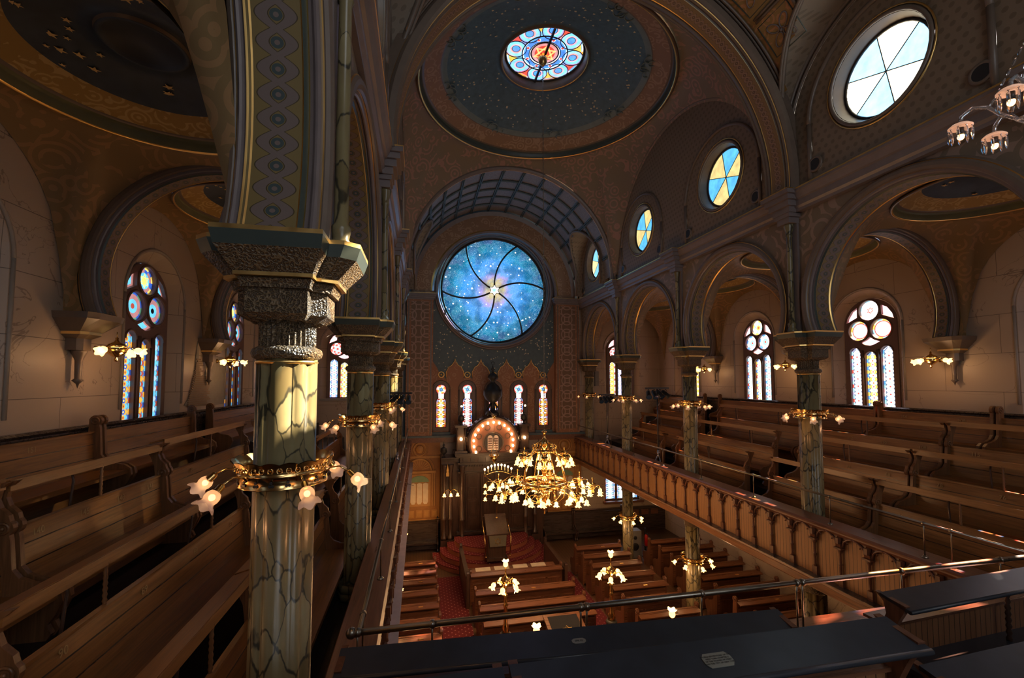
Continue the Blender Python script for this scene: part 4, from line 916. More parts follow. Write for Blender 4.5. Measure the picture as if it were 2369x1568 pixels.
urn(1.05-3.2, 19.5-AK, -3.35-ZM, .75, ark, 'finial'); urn(5.35-3.2, 19.5-AK, -3.35-ZM, .75, ark, 'finial')
mb = MB(); mb.lathe([(.34,0),(.30,.12),(.12,.2),(.10,.5),(.16,.56),(.33,.68),(.42,.86),(.42,1.08),(.36,1.12),(.28,1.28),(.12,1.4),(.10,1.5),(.2,1.58),(.24,1.68),(.16,1.8),(.07,1.86),(.05,1.98),(.10,2.02),(.03,2.1),(.02,2.2)], 18, (0,.5,-1.52-ZM)); 
for k in range(4): a = pi/4+pi/2*k; mb.tube([(.4*cos(a),.5+.4*sin(a),-1.55-ZM),(.28*cos(a),.5+.28*sin(a),-1.2-ZM),(.1*cos(a),.5+.1*sin(a),-1.0-ZM)], .03, 6)
for q in (0,pi):
    P = [(.10*cos(pi/2+q+2*pi*k/3), .5, .78-ZM+.10*sin(pi/2+q+2*pi*k/3)) for k in range(3)]; mb.tube(P, .012, 5, closed=True)
mb.build('crowning_urn', M['black'], ark)
for s in (-1,1):
    mb = MB(); mb.ball((s*1.42, 19.2-AK, -2.55-ZM), .055, 0, 8, 6, 1.3); mb.ball((s*1.42, 19.1-AK, -1.12-ZM), .04, 0, 8, 6); mb.build('bulb', M['bulb'], ark)
# bracket lamp on the ark, eternal light, lectern with candelabrum
def bell_shade(mb, c, ax, s=1.0, m=0):     # tulip flared shade, opening along ax
    mb.lathe([(.018*s,0),(.034*s,.012*s),(.042*s,.04*s),(.036*s,.065*s),(.048*s,.085*s),(.066*s,.095*s)], 12, c, m, True, False, lambda i,a,r,z: (r*(1+(.12*cos(6*a) if i>3 else 0)), z+(.008*s*cos(6*a) if i>4 else 0)), ax)
br = thing('wall_sconce', 'three-light brass sconce on the left pillar of the ark', 'lamp', (1.33, 19.0, -4.75))
mb = MB(); mb.lathe([(.05,0),(.05,.02),(.02,.05)], 10, (0,.25,0), ax=(0,-1,0)); mb.tube([(0,.25,0),(0,0,.05)], .012); mb.ball((0,0,.05), .045)
for q in (-.28,0,.28): mb.tube([(0,0,.05),(q*.4,-.1,.15),(q*.9,-.16,.10),(q,-.18,0)], .009, 6)
mb.build('bracket', M['brass'], br)
for q in (-.28,0,.28): mb = MB(); bell_shade(mb, (q,-.18,.0), (0,0,-1), 1.3); o = mb.build('lamp_shade', M['frostw'], br)
et = thing('eternal_light', 'small hanging brass lamp on two chains in front of the ark doors', 'lamp', (3.03, 18.0, -3.2))
mb = MB(); mb.lathe([(.001,-.22),(.03,-.2),(.05,-.14),(.12,-.06),(.15,.02),(.13,.06),(.15,.08),(.12,.12)], 14, (0,0,0)); 
for k in range(6): a = pi/3*k; mb.tube([(.14*cos(a),.14*sin(a),.05),(.2*cos(a),.2*sin(a),.1),(.17*cos(a),.17*sin(a),.16)], .012, 5)
mb.build('bowl', M['brass'], et)
mb = MB(); mb.ball((0,0,-.02), .06, 0, 8, 6); mb.build('bulb', M['bulbs'], et)
mb = MB(); 
for s in (-1,1): mb.tube([(s*.14,0,.1),(s*.02,0,.75)], .012, 6)
mb.tube([(0,0,.75),(0,0,1.75)], .008, 6); mb.lathe([(.12,1.75),(.06,1.68),(.03,1.6)], 10); mb.tube([(0,0,1.75),(0,1.15,1.85)], .015, 6); mb.build('chain', M['brass'], et)
# bema: four curved carpeted steps
for k, (r, z1) in enumerate(((2.45,-7.22),(2.15,-7.02),(1.85,-6.82),(1.55,-6.62))):
    mb = MB(); n = 40; pts = [(3.05+r*cos(pi+pi*j/n), 18.9+r*.82*sin(pi+pi*j/n)-.15) for j in range(n+1)]+[(3.05+r,19.05),(3.05-r,19.05)]
    b0 = mb.add([(x,y,z1-.2+(.02 if k==0 else 0)) for x,y in pts]); b1 = mb.add([(x,y,z1) for x,y in pts]); N_ = len(pts)
    mb.face([b1+i for i in range(N_)], 0)
    for i in range(N_): j=(i+1)%N_; mb.face((b0+i,b0+j,b1+j,b1+i), 1)
    mb.tube([(x,y-.0,z1-.015) for x,y in pts[:n+1]], .02, 6, 0)
    if k == 0: BEMA = mb.build('bema_steps', [M['carpet'], plain('carpet_riser',(.34,.10,.05),.8)]); tag(BEMA, 'curved red carpeted steps leading up to the ark', 'steps')
    else: mb.build('step', [M['carpet'], bpy.data.materials['carpet_riser']], BEMA)
lec = thing('lectern', 'dark wooden reading stand on the bema with star cloth and brass side rods', 'lectern', (2.95, 17.0, -6.82))
mb = MB(); mb.hexa([(-.32,-.25,0),(.32,-.25,0),(.32,.25,0),(-.32,.25,0),(-.36,-.30,.95),(.36,-.30,.95),(.36,.3,1.1),(-.36,.3,1.1)]); mb.box(-.4,.4,-.34,.34,0,.1); mb.hexa([(-.42,-.36,.95),(.42,-.36,.95),(.42,.36,1.5),(-.42,.36,1.5),(-.42,-.36,1.0),(.42,-.36,1.0),(.42,.36,1.56),(-.42,.36,1.56)]); mb.build('stand', M['dark_z'], lec)
mb = MB(); mb.hexa([(-.30,-.385,.55),(.30,-.385,.55),(.34,-.39,.96),(-.34,-.39,.96),(-.30,-.375,.55),(.30,-.375,.55),(.34,-.375,.96),(-.34,-.375,.96)]); mb.build('cloth', plain('grey_green_velvet',(.16,.14,.10),.8), lec)
mb = MB()
for q in (0,pi): mb.tube([(.13*cos(pi/2+q+2*pi*k/3), -.395, .74+.13*sin(pi/2+q+2*pi*k/3)) for k in range(3)], .012, 5, closed=True)
mb.build('star_emblem', M['gold'], lec)
for s in (-1,1): mb = MB(); mb.tube([(s*.46,.3,1.3),(s*.5,.28,1.36),(s*.5,-.42,.85),(s*.46,-.42,.2)], .022, 8); mb.ball((s*.46,-.42,.2), .04); mb.build('side_rod', M['brass'], lec)
men = thing('candelabrum', 'tall brass candelabrum with an arc of nine lights above the lectern', 'candelabrum', (2.98, 16.75, -5.9))
mb = MB(); mb.tube([(0,.3,0.55),(0,.3,1.3),(0,0,1.45),(0,0,2.2)], .014, 8); mb.lathe([(.05,.55),(.05,.58),(.02,.62)], 10, (0,.3,0)); mb.ball((0,0,1.5), .06); mb.ball((0,0,1.95), .05)
for k in range(9):
    x = -.52+.13*k; zt = 2.32+.16*(1-(x/.52)**2)
    mb.lathe([(.025,zt),(.03,zt+.01),(.012,zt+.03)], 8, (x,0,0))
mb.tube([(-.56+.14*k, 0, 2.24+.16*(1-((-.56+.14*k)/.56)**2)) for k in range(9)], .016, 6)
for s in (-1,1):
    mb.tube([(s*.5,0,2.25),(s*.3,0,2.1),(0,0,1.95)], .01, 6)
    for z in (1.45,1.7,1.95): mb.tube([(0,0,z-.05),(s*.2,0,z+.1),(s*.42,0,z+.1),(s*.5,0,z)], .01, 6)
mb.build('frame', M['brass'], men)
for k in range(9):
    x = -.52+.13*k; zt = 2.35+.16*(1-(x/.52)**2); mb = MB(); mb.lathe([(.014,zt),(.014,zt+.12)], 8, (x,0,0)); o = mb.build('candle', plain('ivory_candle',(.8,.7,.55),.5) if k==0 else bpy.data.materials['ivory_candle'], men)
    mb = MB(); mb.ball((x,0,zt+.155), .034, 0, 8, 6, 1.3); mb.build('bulb', M['bulb'], o)
for s in (-1,1):
    for z in (1.45,1.7,1.95): mb = MB(); bell_shade(mb, (s*.5,0,z), (0,0,-1), 1.2); mb.build('lamp_shade', M['frostw'], men)
# ================================================================ columns
def cluster(mb, z0, z1, r, n=8, m=0, lobes=4):      # shaft of bundled round lobes
    pts = []
    for k in range(64):
        a = 2*pi*k/64; t = abs(sin(a*lobes/2*1.0)) if False else None
        # four large lobes on the axes, four small between
        best = 0
        for j in range(8):
            b = j*pi/4; cr, rr = (r*.56, r*.44) if j%2==0 else (r*.72, r*.24)
            d = cos(a-b)*cr; disc = rr*rr-(cr*sin(a-b))**2
            if disc > 0: best = max(best, d+sqrt(disc))
        pts.append((best*cos(a), best*sin(a)))
    b0 = mb.add([(x,y,z0) for x,y in pts]); b1 = mb.add([(x,y,z1) for x,y in pts])
    for k in range(64): j=(k+1)%64; mb.face((b0+k,b0+j,b1+j,b1+k), m, True)
    mb.face([b1+k for k in range(64)], m)
def cross(wx, wy, ax_, ay, ch=0.10):    # stepped cruciform outline: centre block wx*wy, arms to ax_ (x) and ay... 
    q = [(ax_, wy-ch*0), (wx, wy), (wx, ay)]
    P = [(ax_, -wy*.55+0), (ax_, wy*.55), (ax_-.10, wy*.75), (wx, wy*.75), (wx, ay), (-wx, ay), (-wx, wy*.75), (-ax_+.10, wy*.75), (-ax_, wy*.55), (-ax_, -wy*.55), (-ax_+.10, -wy*.75), (-wx, -wy*.75), (-wx, -ay), (wx, -ay), (wx, -wy*.75), (ax_-.10, -wy*.75)]
    return P
def cap_layers(mb, layers):   # [(z, outline, mat)]
    rows = [mb.add([(x,y,z) for x,y in o]) for z,o,_ in layers]; n = len(layers[0][1])
    for i in range(len(layers)-1):
        for k in range(n): j=(k+1)%n; mb.face((rows[i]+k, rows[i]+j, rows[i+1]+j, rows[i+1]+k), layers[i][2])
    mb.face([rows[-1]+k for k in range(n)], layers[-1][2]); mb.face([rows[0]+k for k in range(n)][::-1], layers[0][2])
def make_column(label, loc, group):
    t = thing('gallery_column', label, 'column', loc, 0, group, 'thing')
    mb = MB(); cluster(mb, ZG, .18, .212); mb.build('shaft', M['shaft'], t)
    mb = MB(); mb.lathe([(.20,.15),(.235,.17),(.245,.20),(.235,.23),(.20,.25)], 32, (0,0,0), 0); mb.lathe([(.205,.12),(.215,.135),(.205,.15)], 32, (0,0,0), 1); mb.build('neck_ring', [M['carved'], M['gold']], t)
    mb = MB(); n = 64; prof = [(.195,.24),(.195,.40),(.215,.44)]
    for (r,z),(r2,z2) in zip(prof, prof[1:]):
        f = lambda k, r: r*(1.0 if k%2 else .92)
        A = [(f(k,r)*cos(2*pi*k/n), f(k,r)*sin(2*pi*k/n), z) for k in range(n)]; B = [(f(k,r2)*cos(2*pi*k/n), f(k,r2)*sin(2*pi*k/n), z2) for k in range(n)]; mb.strip(A, B, 0, False, closed=True)
    for k in range(16): a = 2*pi*k/16; mb.ball((.225*cos(a), .225*sin(a), .445), .035, 0, 6, 4, .8)
    mb.build('fluted_neck', M['carved'], t)
    mb = MB()
    c1 = cross(.20,.26,.30,.30); c2 = cross(.22,.28,.33,.33); c3 = cross(.25,.34,.38,.38); c4 = cross(.325,.40,.51,.50); c5 = cross(.34,.42,.54,.53); cb = cross(.17,.22,.24,.24)
    cap_layers(mb, [(.43,cb,0),(.47,c1,0),(.64,c1,0)]); cap_layers(mb, [(.64,c2,0),(.66,c2,0),(.70,cross(.235,.3,.35,.35),0),(.71,c2,0)])
    cap_layers(mb, [(.71,c3,1),(.735,c3,1)]); cap_layers(mb, [(.735,c3,0),(.88,c4,0)]); cap_layers(mb, [(.88,c4,2),(.97,c5,2)]); cap_layers(mb, [(.97,c5,1),(1.0,c5,1)])
    mb.build('capital', [M['carved'], M['gold'], M['teal']], t)
    mb = MB(); 
    for z in (ZG, ZG+.12): mb.lathe([(.30,z),(.30,z+.10),(.27,z+.12)], 8); 
    mb.build('base', M['shaft'], t)
    return t
# crown of lights clasping a column
def tulip(mb, c, ax, s=1.0, m=0):
    mb.lathe([(.022*s,0),(.042*s,.012*s),(.056*s,.04*s),(.056*s,.07*s),(.047*s,.095*s),(.060*s,.12*s),(.083*s,.140*s)], 30, c, m, True, False,
        lambda i,a,r,z: (r*(1+(.10*cos(5*a) if i==6 else .04*cos(5*a) if i==5 else 0)), z+(.013*s*cos(5*a) if i==6 else .003*s*cos(5*a) if i==5 else 0)), ax)
def make_crown(label, loc, group, angs, R_=.30, lit=False, s=1.0):
    t = thing('crown_light', label, 'lamp', loc, 0, group)
    mb = MB(); n = 72
    mb.lathe([(R_-.012,-.08),(R_,-.08),(R_,-.075),(R_-.004,-.07),(R_-.004,.0),(R_+.006,.006),(R_+.006,.014),(R_,.02),(R_+.012,.05),(R_+.03,.08),(R_+.045,.095)], n, (0,0,0), 0, True, False, lambda i,a,r,z: (r, z+(.014*abs(sin(9*a)) if i==10 else 0)))
    mb.lathe([(R_-.012,-.08),(R_-.012,.02),(R_+.0,.05),(R_+.018,.08),(R_+.04,.098)], n, (0,0,0), 0, True, False, lambda i,a,r,z: (r, z+(.014*abs(sin(9*a)) if i==4 else 0)))
    for k in range(36):      # pierced trefoils and scroll cresting
        a = 2*pi*k/36; rr = R_-.001
        if k % 2: 
            for (da,dz) in ((0,.008),(-.03,-.014),(.03,-.014)): mb.lathe([(.011,0),(.009,.004)], 8, (rr*cos(a+da), rr*sin(a+da), -.035+dz), 1, ax=(cos(a),sin(a),0))
        q = R_+.022; mb.tube([(q*cos(a+.05*cos(t_)), q*sin(a+.05*cos(t_)), .055+.02*sin(t_)) for t_ in [2*pi*j/8 for j in range(8)]], .005, 4, 0, closed=True)
    mb.build('band', [M['brass'], M['black']], t)
    for a in angs:
        a = radians(a); d = Vector((cos(a), sin(a), 0)); p0 = d*R_; p1 = d*(R_+.10)+Vector((0,0,.03)); p2 = d*(R_+.17)+Vector((0,0,-.01)); ax = (d*.8+Vector((0,0,-.75))).normalized()
        mb = MB(); mb.tube([p0+Vector((0,0,-.02)), p0+d*.03+Vector((0,0,.02)), p1, p2], .007, 6); mb.lathe([(.012,-.03),(.022,-.02),(.024,.02),(.03,.025),(.026,.035)], 12, tuple(p2+ax*.02), 0, ax=ax); arm = mb.build('arm', M['brass'], t)
        mb = MB(); tulip(mb, tuple(p2+ax*.04), ax, .82); sh = mb.build('lamp_shade', M['frostw'] if lit else M['frostc'], t)
        mb = MB(); mb.ball(tuple(p2+ax*.085), .021, 0, 8, 6, 1.0); mb.build('bulb', M['bulb'] if lit else M['bulbs'], sh)
    return t
side = {1: 'right', -1: 'left'}
pos = ['nearest', 'second from the near end', 'third from the near end', 'farthest free-standing']
c0 = None
for s, X in ((-1, XL), (1, XR)):
    ys = YS[1:5] if s < 0 else YS[2:5]
    for i, y in enumerate(ys):
        words = {(-1,0):'large veined green marble column close to the camera on the left',(-1,1):'veined marble column just behind the nearest left column',(-1,2):'third veined column along the left gallery',(-1,3):'sunlit farthest column of the left gallery',
                 (1,0):'veined marble column nearest the camera in the right gallery',(1,1):'middle veined marble column of the right gallery',(1,2):'farthest free-standing column of the right gallery'}[(s,i)]
        if c0 is None: c0 = make_column(words, (X,y,0), 'gallery columns')
        else: dup(c0, (X,y,0), None, words)
        cw = {(-1,0):'brass crown of frosted tulip lights on the large near left column',(-1,1):'brass crown light on the second left column',(-1,2):'brass crown light on the third left column',(-1,3):'brass crown light on the sunlit far left column',
              (1,0):'brass crown light with frosted tulips on the nearest right column',(1,1):'brass crown light on the middle right gallery column',(1,2):'brass crown light on the far right gallery column'}[(s,i)]
        if s < 0: make_crown(cw, (X,y,-.67), 'crown lights on gallery columns', (178,236,300,352,60,118))
        else: make_crown(cw, (X,y,-.70), 'crown lights on gallery columns', (175,230,285,335,30,95))
# engaged half columns at the far wall
for s, X in ((-1,XL),(1,XR)):
    dup(c0, (X,19.9,0), None, 'engaged marble column against the far wall, %s side' % side[s])
make_crown('small brass crown light on the engaged column at the far right wall', (XR,19.9,-.70), 'crown lights on gallery columns', (175,235,300,350))
# lower columns
def low_column(label, x, y):
    t = thing('lower_column', label, 'column', (x,y,ZM), 0, 'columns under the galleries', 'thing')
    mb = MB(); cluster(mb, .1, 3.2, .21); mb.build('shaft', M['shaft'], t)
    mb = MB(); mb.lathe([(.2,2.0),(.235,2.02),(.235,2.05),(.2,2.07)], 24); mb.build('neck_ring', M['carved'], t)
    mb = MB(); mb.lathe([(.215,3.1),(.24,3.12),(.22,3.16),(.25,3.3),(.32,3.42),(.34,3.45),(.34,3.54)], 12); mb.build('capital', M['carved'], t)
    mb = MB(); mb.lathe([(.32,0),(.32,.08),(.26,.14)], 8); mb.build('base', M['shaft'], t); return t
for i, y in enumerate(YS[2:5]):
    w = ['nearest','middle','farthest'][i]; low_column('veined marble column under the right balcony, %s of the three' % w, XR-.02, y)
    make_crown('glowing brass crown light under the right balcony on the %s column' % w, (XR-.02,y,-5.28), 'crown lights under the balcony', (170,215,265,310,355,80), .30, True)
for y in (YS[2],YS[3],YS[4]):
    make_crown('crown light under the left balcony, lamp at depth %s from the bema' % {YS[2]:'farthest',YS[3]:'midway',YS[4]:'nearest'}[y], (XL,y,-5.28), 'crown lights under the balcony', (0,60,300), .30, True)
    low_column('marble column hidden under the left balcony, %s from the ark' % {YS[2]:'third',YS[3]:'second',YS[4]:'first'}[y], XL, y)
# ---------------------------------------------------------------- corbels and wall lights
def corbel(s, y, label, lampl):
    X = WR if s > 0 else WL; d = -s
    t = thing('corbel', label, 'corbel', (X,y,0), 0, 'corbels under the aisle arches', 'thing'); mb = MB()
    def lay(z, w, dp): return (z, [(0,-w),(d*dp,-w),(d*(dp+.06),-w*.6),(d*(dp+.06),w*.6),(d*dp,w),(0,w)], 0)
    L = [lay(.45,.13,.14),lay(.62,.13,.14),lay(.68,.22,.24),lay(.72,.22,.24),lay(.90,.38,.42),lay(.99,.40,.44)]
    if d < 0: pass
    for i in range(len(L)-1):
        A, B = L[i][1], L[i+1][1]; mb.strip([(a[0],a[1],L[i][0]) for a in A], [(b[0],b[1],L[i+1][0]) for b in B], 1 if i==2 else 0, False)
    mb.poly([(p[0],p[1],.99) for p in L[-1][1]], 1); mb.poly([(p[0],p[1],.45) for p in L[0][1]], 0)
    mb.lathe([(.001,-.12),(.02,-.05),(.07,0),(.04,.03),(.045,.3),(.09,.42),(.10,.46)], 10, (d*.10,0,0), 0)
    mb.build('bracket', [M['mould'], M['gold']], t)
    w = thing('wall_lantern', lampl, 'lamp', (X+d*.45, y+.22, .48), 0, 'wall lanterns under the corbels')
    mb = MB(); mb.lathe([(.06,0),(.04,.02),(.018,.04),(.018,.06),(.03,.08),(.015,.1)], 10, (-d*.28,0,.0), ax=(d,0,0)); mb.tube([(-d*.2,0,0),(d*.0,0,.0)], .010, 6)
    mb.lathe([(.001,-.19),(.02,-.18),(.03,-.15),(.015,-.12),(.06,-.10),(.12,-.05),(.145,.02),(.12,.03)], 14); mb.lathe([(.14,.04),(.10,.09),(.04,.12),(.02,.15),(.02,.19)], 14); mb.tube([(0,0,.19),(0,0,.28)], .006, 5)
    for k in range(8): a = 2*pi*k/8; mb.tube([(.14*cos(a),.14*sin(a),.02),(.145*cos(a),.145*sin(a),.045)], .006, 4)
    angs = (90, 270, 0 if d>0 else 180)
    for a in angs: a = radians(a); mb.tube([(.13*cos(a),.13*sin(a),0),(.2*cos(a),.2*sin(a),.04),(.25*cos(a),.25*sin(a),.0)], .008, 5)
    mb.build('frame', M['bronze'] if False else M['brass'], w)
    mb = MB(); mb.ball((0,0,.0), .085, 0, 12, 8); mb.build('globe', M['frostw'], w)
    for a in angs:
        a = radians(a); mb = MB(); tulip(mb, (.25*cos(a),.25*sin(a),0), (cos(a),sin(a),-.4), .9); mb.build('lamp_shade', M['frostw'], w)
    return t
cn = ['first','nearest','second nearest','third','farthest']
for s in (-1,1):
    for i, y in enumerate(YS[1:5]):
        if i == 0 and s > 0: pass
        corbel(s, y, 'moulded plaster corbel on the %s aisle wall, %s along the wall' % (side[s], cn[i]), 'brass wall lantern with glowing globe on the %s aisle wall, %s along the wall' % (side[s], cn[i]))
# ================================================================ balcony fronts
def parapet(nm, label, X, s, y0, y1):    # X outer face, s = +1 gallery lies at +X
    t = thing(nm, label, 'balcony front', (X,y0,0), 0, None, 'thing'); L = y1-y0
    mb = MB(); mb.box(*( (.0,.09) if s>0 else (-.09,0)), 0, L, -3.72, -2.72); mb.build('panelling', M['bead_y'], t)
    mb = MB(); pr = [(-.06,-2.72),(-.06,-2.74),(-.02,-2.80),(.10,-2.80),(.36,-2.74),(.38,-2.70),(.36,-2.66),(-.04,-2.66),(-.07,-2.69)]
    mb.prism([(p[0]*s,p[1]) for p in pr], (0,0,0), (1,0,0), (0,0,1), (0,L,0)); mb.build('cap_rail', M['rail_y'], t)
    mb = MB(); pr = [(-.02,-3.66),(-.14,-3.68),(-.15,-3.72),(-.10,-3.76),(-.05,-3.78),(-.05,-3.92),(-.0,-3.96),(.35,-3.96),(.35,-3.66)]
    mb.prism([(p[0]*s,p[1]) for p in pr], (0,0,0), (1,0,0), (0,0,1), (0,L,0)); mb.box(*sorted((-.18*s,-.02*s)), 0, L, -3.665, -3.655, 1); mb.build('fascia', [M['oak_y'], M['white'] if s < 0 else M['dark_x']], t)  # white ledge top on the left: daylight glare put into the colour
    n = int(L/.519); post0 = None
    for k in range(n+1):
        if post0 is None:
            mb = MB(); x = lambda a: a*s
            def bx(x0,x1,y0_,y1_,z0,z1,m=0): mb.box(min(x(x0),x(x1)), max(x(x0),x(x1)), y0_, y1_, z0, z1, m)
            bx(-.05,0,-.045,.045,-3.66,-3.50); mb.lathe([(.032,0),(.024,.04),(.024,.2),(.032,.22),(.022,.24),(.022,.42),(.034,.45),(.045,.5)], 8, (x(-.035),0,-3.50)); bx(-.10,0,-.07,.07,-3.0,-2.97); mb.hexa([(x(-.05),-.035,-3.0),(x(0),-.035,-3.0),(x(0),.035,-3.0),(x(-.05),.035,-3.0),(x(-.09),-.05,-2.90),(x(0),-.05,-2.90),(x(0),.05,-2.90),(x(-.09),.05,-2.90)]); bx(-.11,-.0,-.03,.03,-2.90,-2.80)
            for q in (-1,1):   # pointed tracery arch springing to the neighbours
                P = [(x(-.045), q*(.05+.21*(1-cos(pi/2*k2/8))), -2.97+.20*sin(pi/2*k2/8)) for k2 in range(9)]; mb.tube(P, .018, 6)
                mb.tube([(x(-.04), q*(.10+.05*cos(t2)), -2.87+.035*sin(t2)) for t2 in [0,.8,1.6,2.4,3.2,4.0]], .012, 5)
                mb.prism([(0,0),(.20,0),(.12,-.03),(.05,-.10),(.02,-.17),(0,-.2)], (x(-.03),q*.05,-2.76), (0,q,0), (0,0,1), (x(.02),0,0))
            post0 = mb.build('pilaster', M['dark_z'] if False else M['red_z'], t); post0.location = (0,.26+0*k,0)
        else:
            dpart(post0, t, (0, .26+.519*k, 0))
    return t
parapet('balcony_front', 'carved oak balcony front with pointed tracery along the right gallery', 7.40, 1, 4.25, 20.3)
parapet('balcony_front', 'oak balcony front of the left gallery seen from above, pale lower edge', -.44, -1, 3.95, 20.3)
rp = thing('balcony_front', 'flat topped rear balcony rail behind the long dark bookboards, lit red by the sun', 'balcony front', (-.44,4.2,0), 0, None, 'thing')
mb = MB(); mb.prism([(-.45,-2.70),(-.45,-2.65),(.06,-2.65),(.10,-2.68),(.06,-2.75),(-.45,-2.75)], (-.3,0,0), (0,1,0), (0,0,1), (8.3,0,0)); mb.build('cap_rail', M['red_x'], rp)
mb = MB(); mb.box(.02,7.8,-.12,-.04,-3.9,-2.72); mb.build('panelling', M['bead_x'], rp)
# metal handrails
def handrail(label, p0, p1, posts, r=.021, scroll=True):
    p0, p1 = Vector(p0), Vector(p1); t = thing('handrail', label, 'handrail', p0); D = p1-p0; L = D.length; u = D/L
    mb = MB(); mb.tube([(0,0,0), tuple(D)], r, 10)
    mb.ball((0,0,0), r*1.7, 0, 8, 6); mb.ball(tuple(D), r*1.7, 0, 8, 6); mb.build('tube', M['bronze'], t)
    for q in posts:
        mb = MB(); c = u*q; mb.tube([c-u*.02, c+u*.02], r*1.35, 10); mb.tube([c, c+Vector((0,0,-.12)), c+Vector((0,0,-.485))], .010, 6); mb.lathe([(.045,-.505),(.045,-.495),(.02,-.47)], 10, tuple(c)); mb.build('post', M['bronze'], t)
    return t
handrail('thin bronze handrail on top of the right balcony front', (7.47,4.05,-2.155), (7.47,20.2,-2.155), [.9+1.9*k for k in range(9)]+[1.25])
handrail('thin bronze handrail on the left balcony front', (-.49,4.05,-2.155), (-.49,20.2,-2.155), [.3+1.9*k for k in range(9)])
handrail('long bronze handrail crossing the foreground above the rear balcony', (-.55,4.05,-2.155), (7.47,4.05,-2.155), [.05,.68,2.07,2.13,3.36,4.50,4.57,5.9,7.4], .028)
# ================================================================ stepped gallery floors
RT = [(8.71,-2.40,-1.94),(9.76,-1.90,-1.41),(10.81,-1.37,-.863),(11.86,-.80,None)]   # right rows: back x, back top z, bookboard z
LT = [(-1.68,-2.50,-2.02),(-2.75,-2.05,-1.60),(-3.85,-1.45,-.93),(-4.90,-.80,None)]
HB = 1.02
mb = MB()
for i,(x,z,_) in enumerate(RT): mb.box(x-.62, WR, 3.9, 20.4, ZG-.1 if i == 0 else RT[i-1][1]-HB-.02, z-HB)
struct(mb.build('floor_tiers_right', M['boards']))
mb = MB()
for i,(x,z,_) in enumerate(LT): mb.box(WL, x+.62, -4.8, 20.4, ZG-.1 if i == 0 else LT[i-1][1]-HB-.02, z-HB)
struct(mb.build('floor_tiers_left', M['boards']))
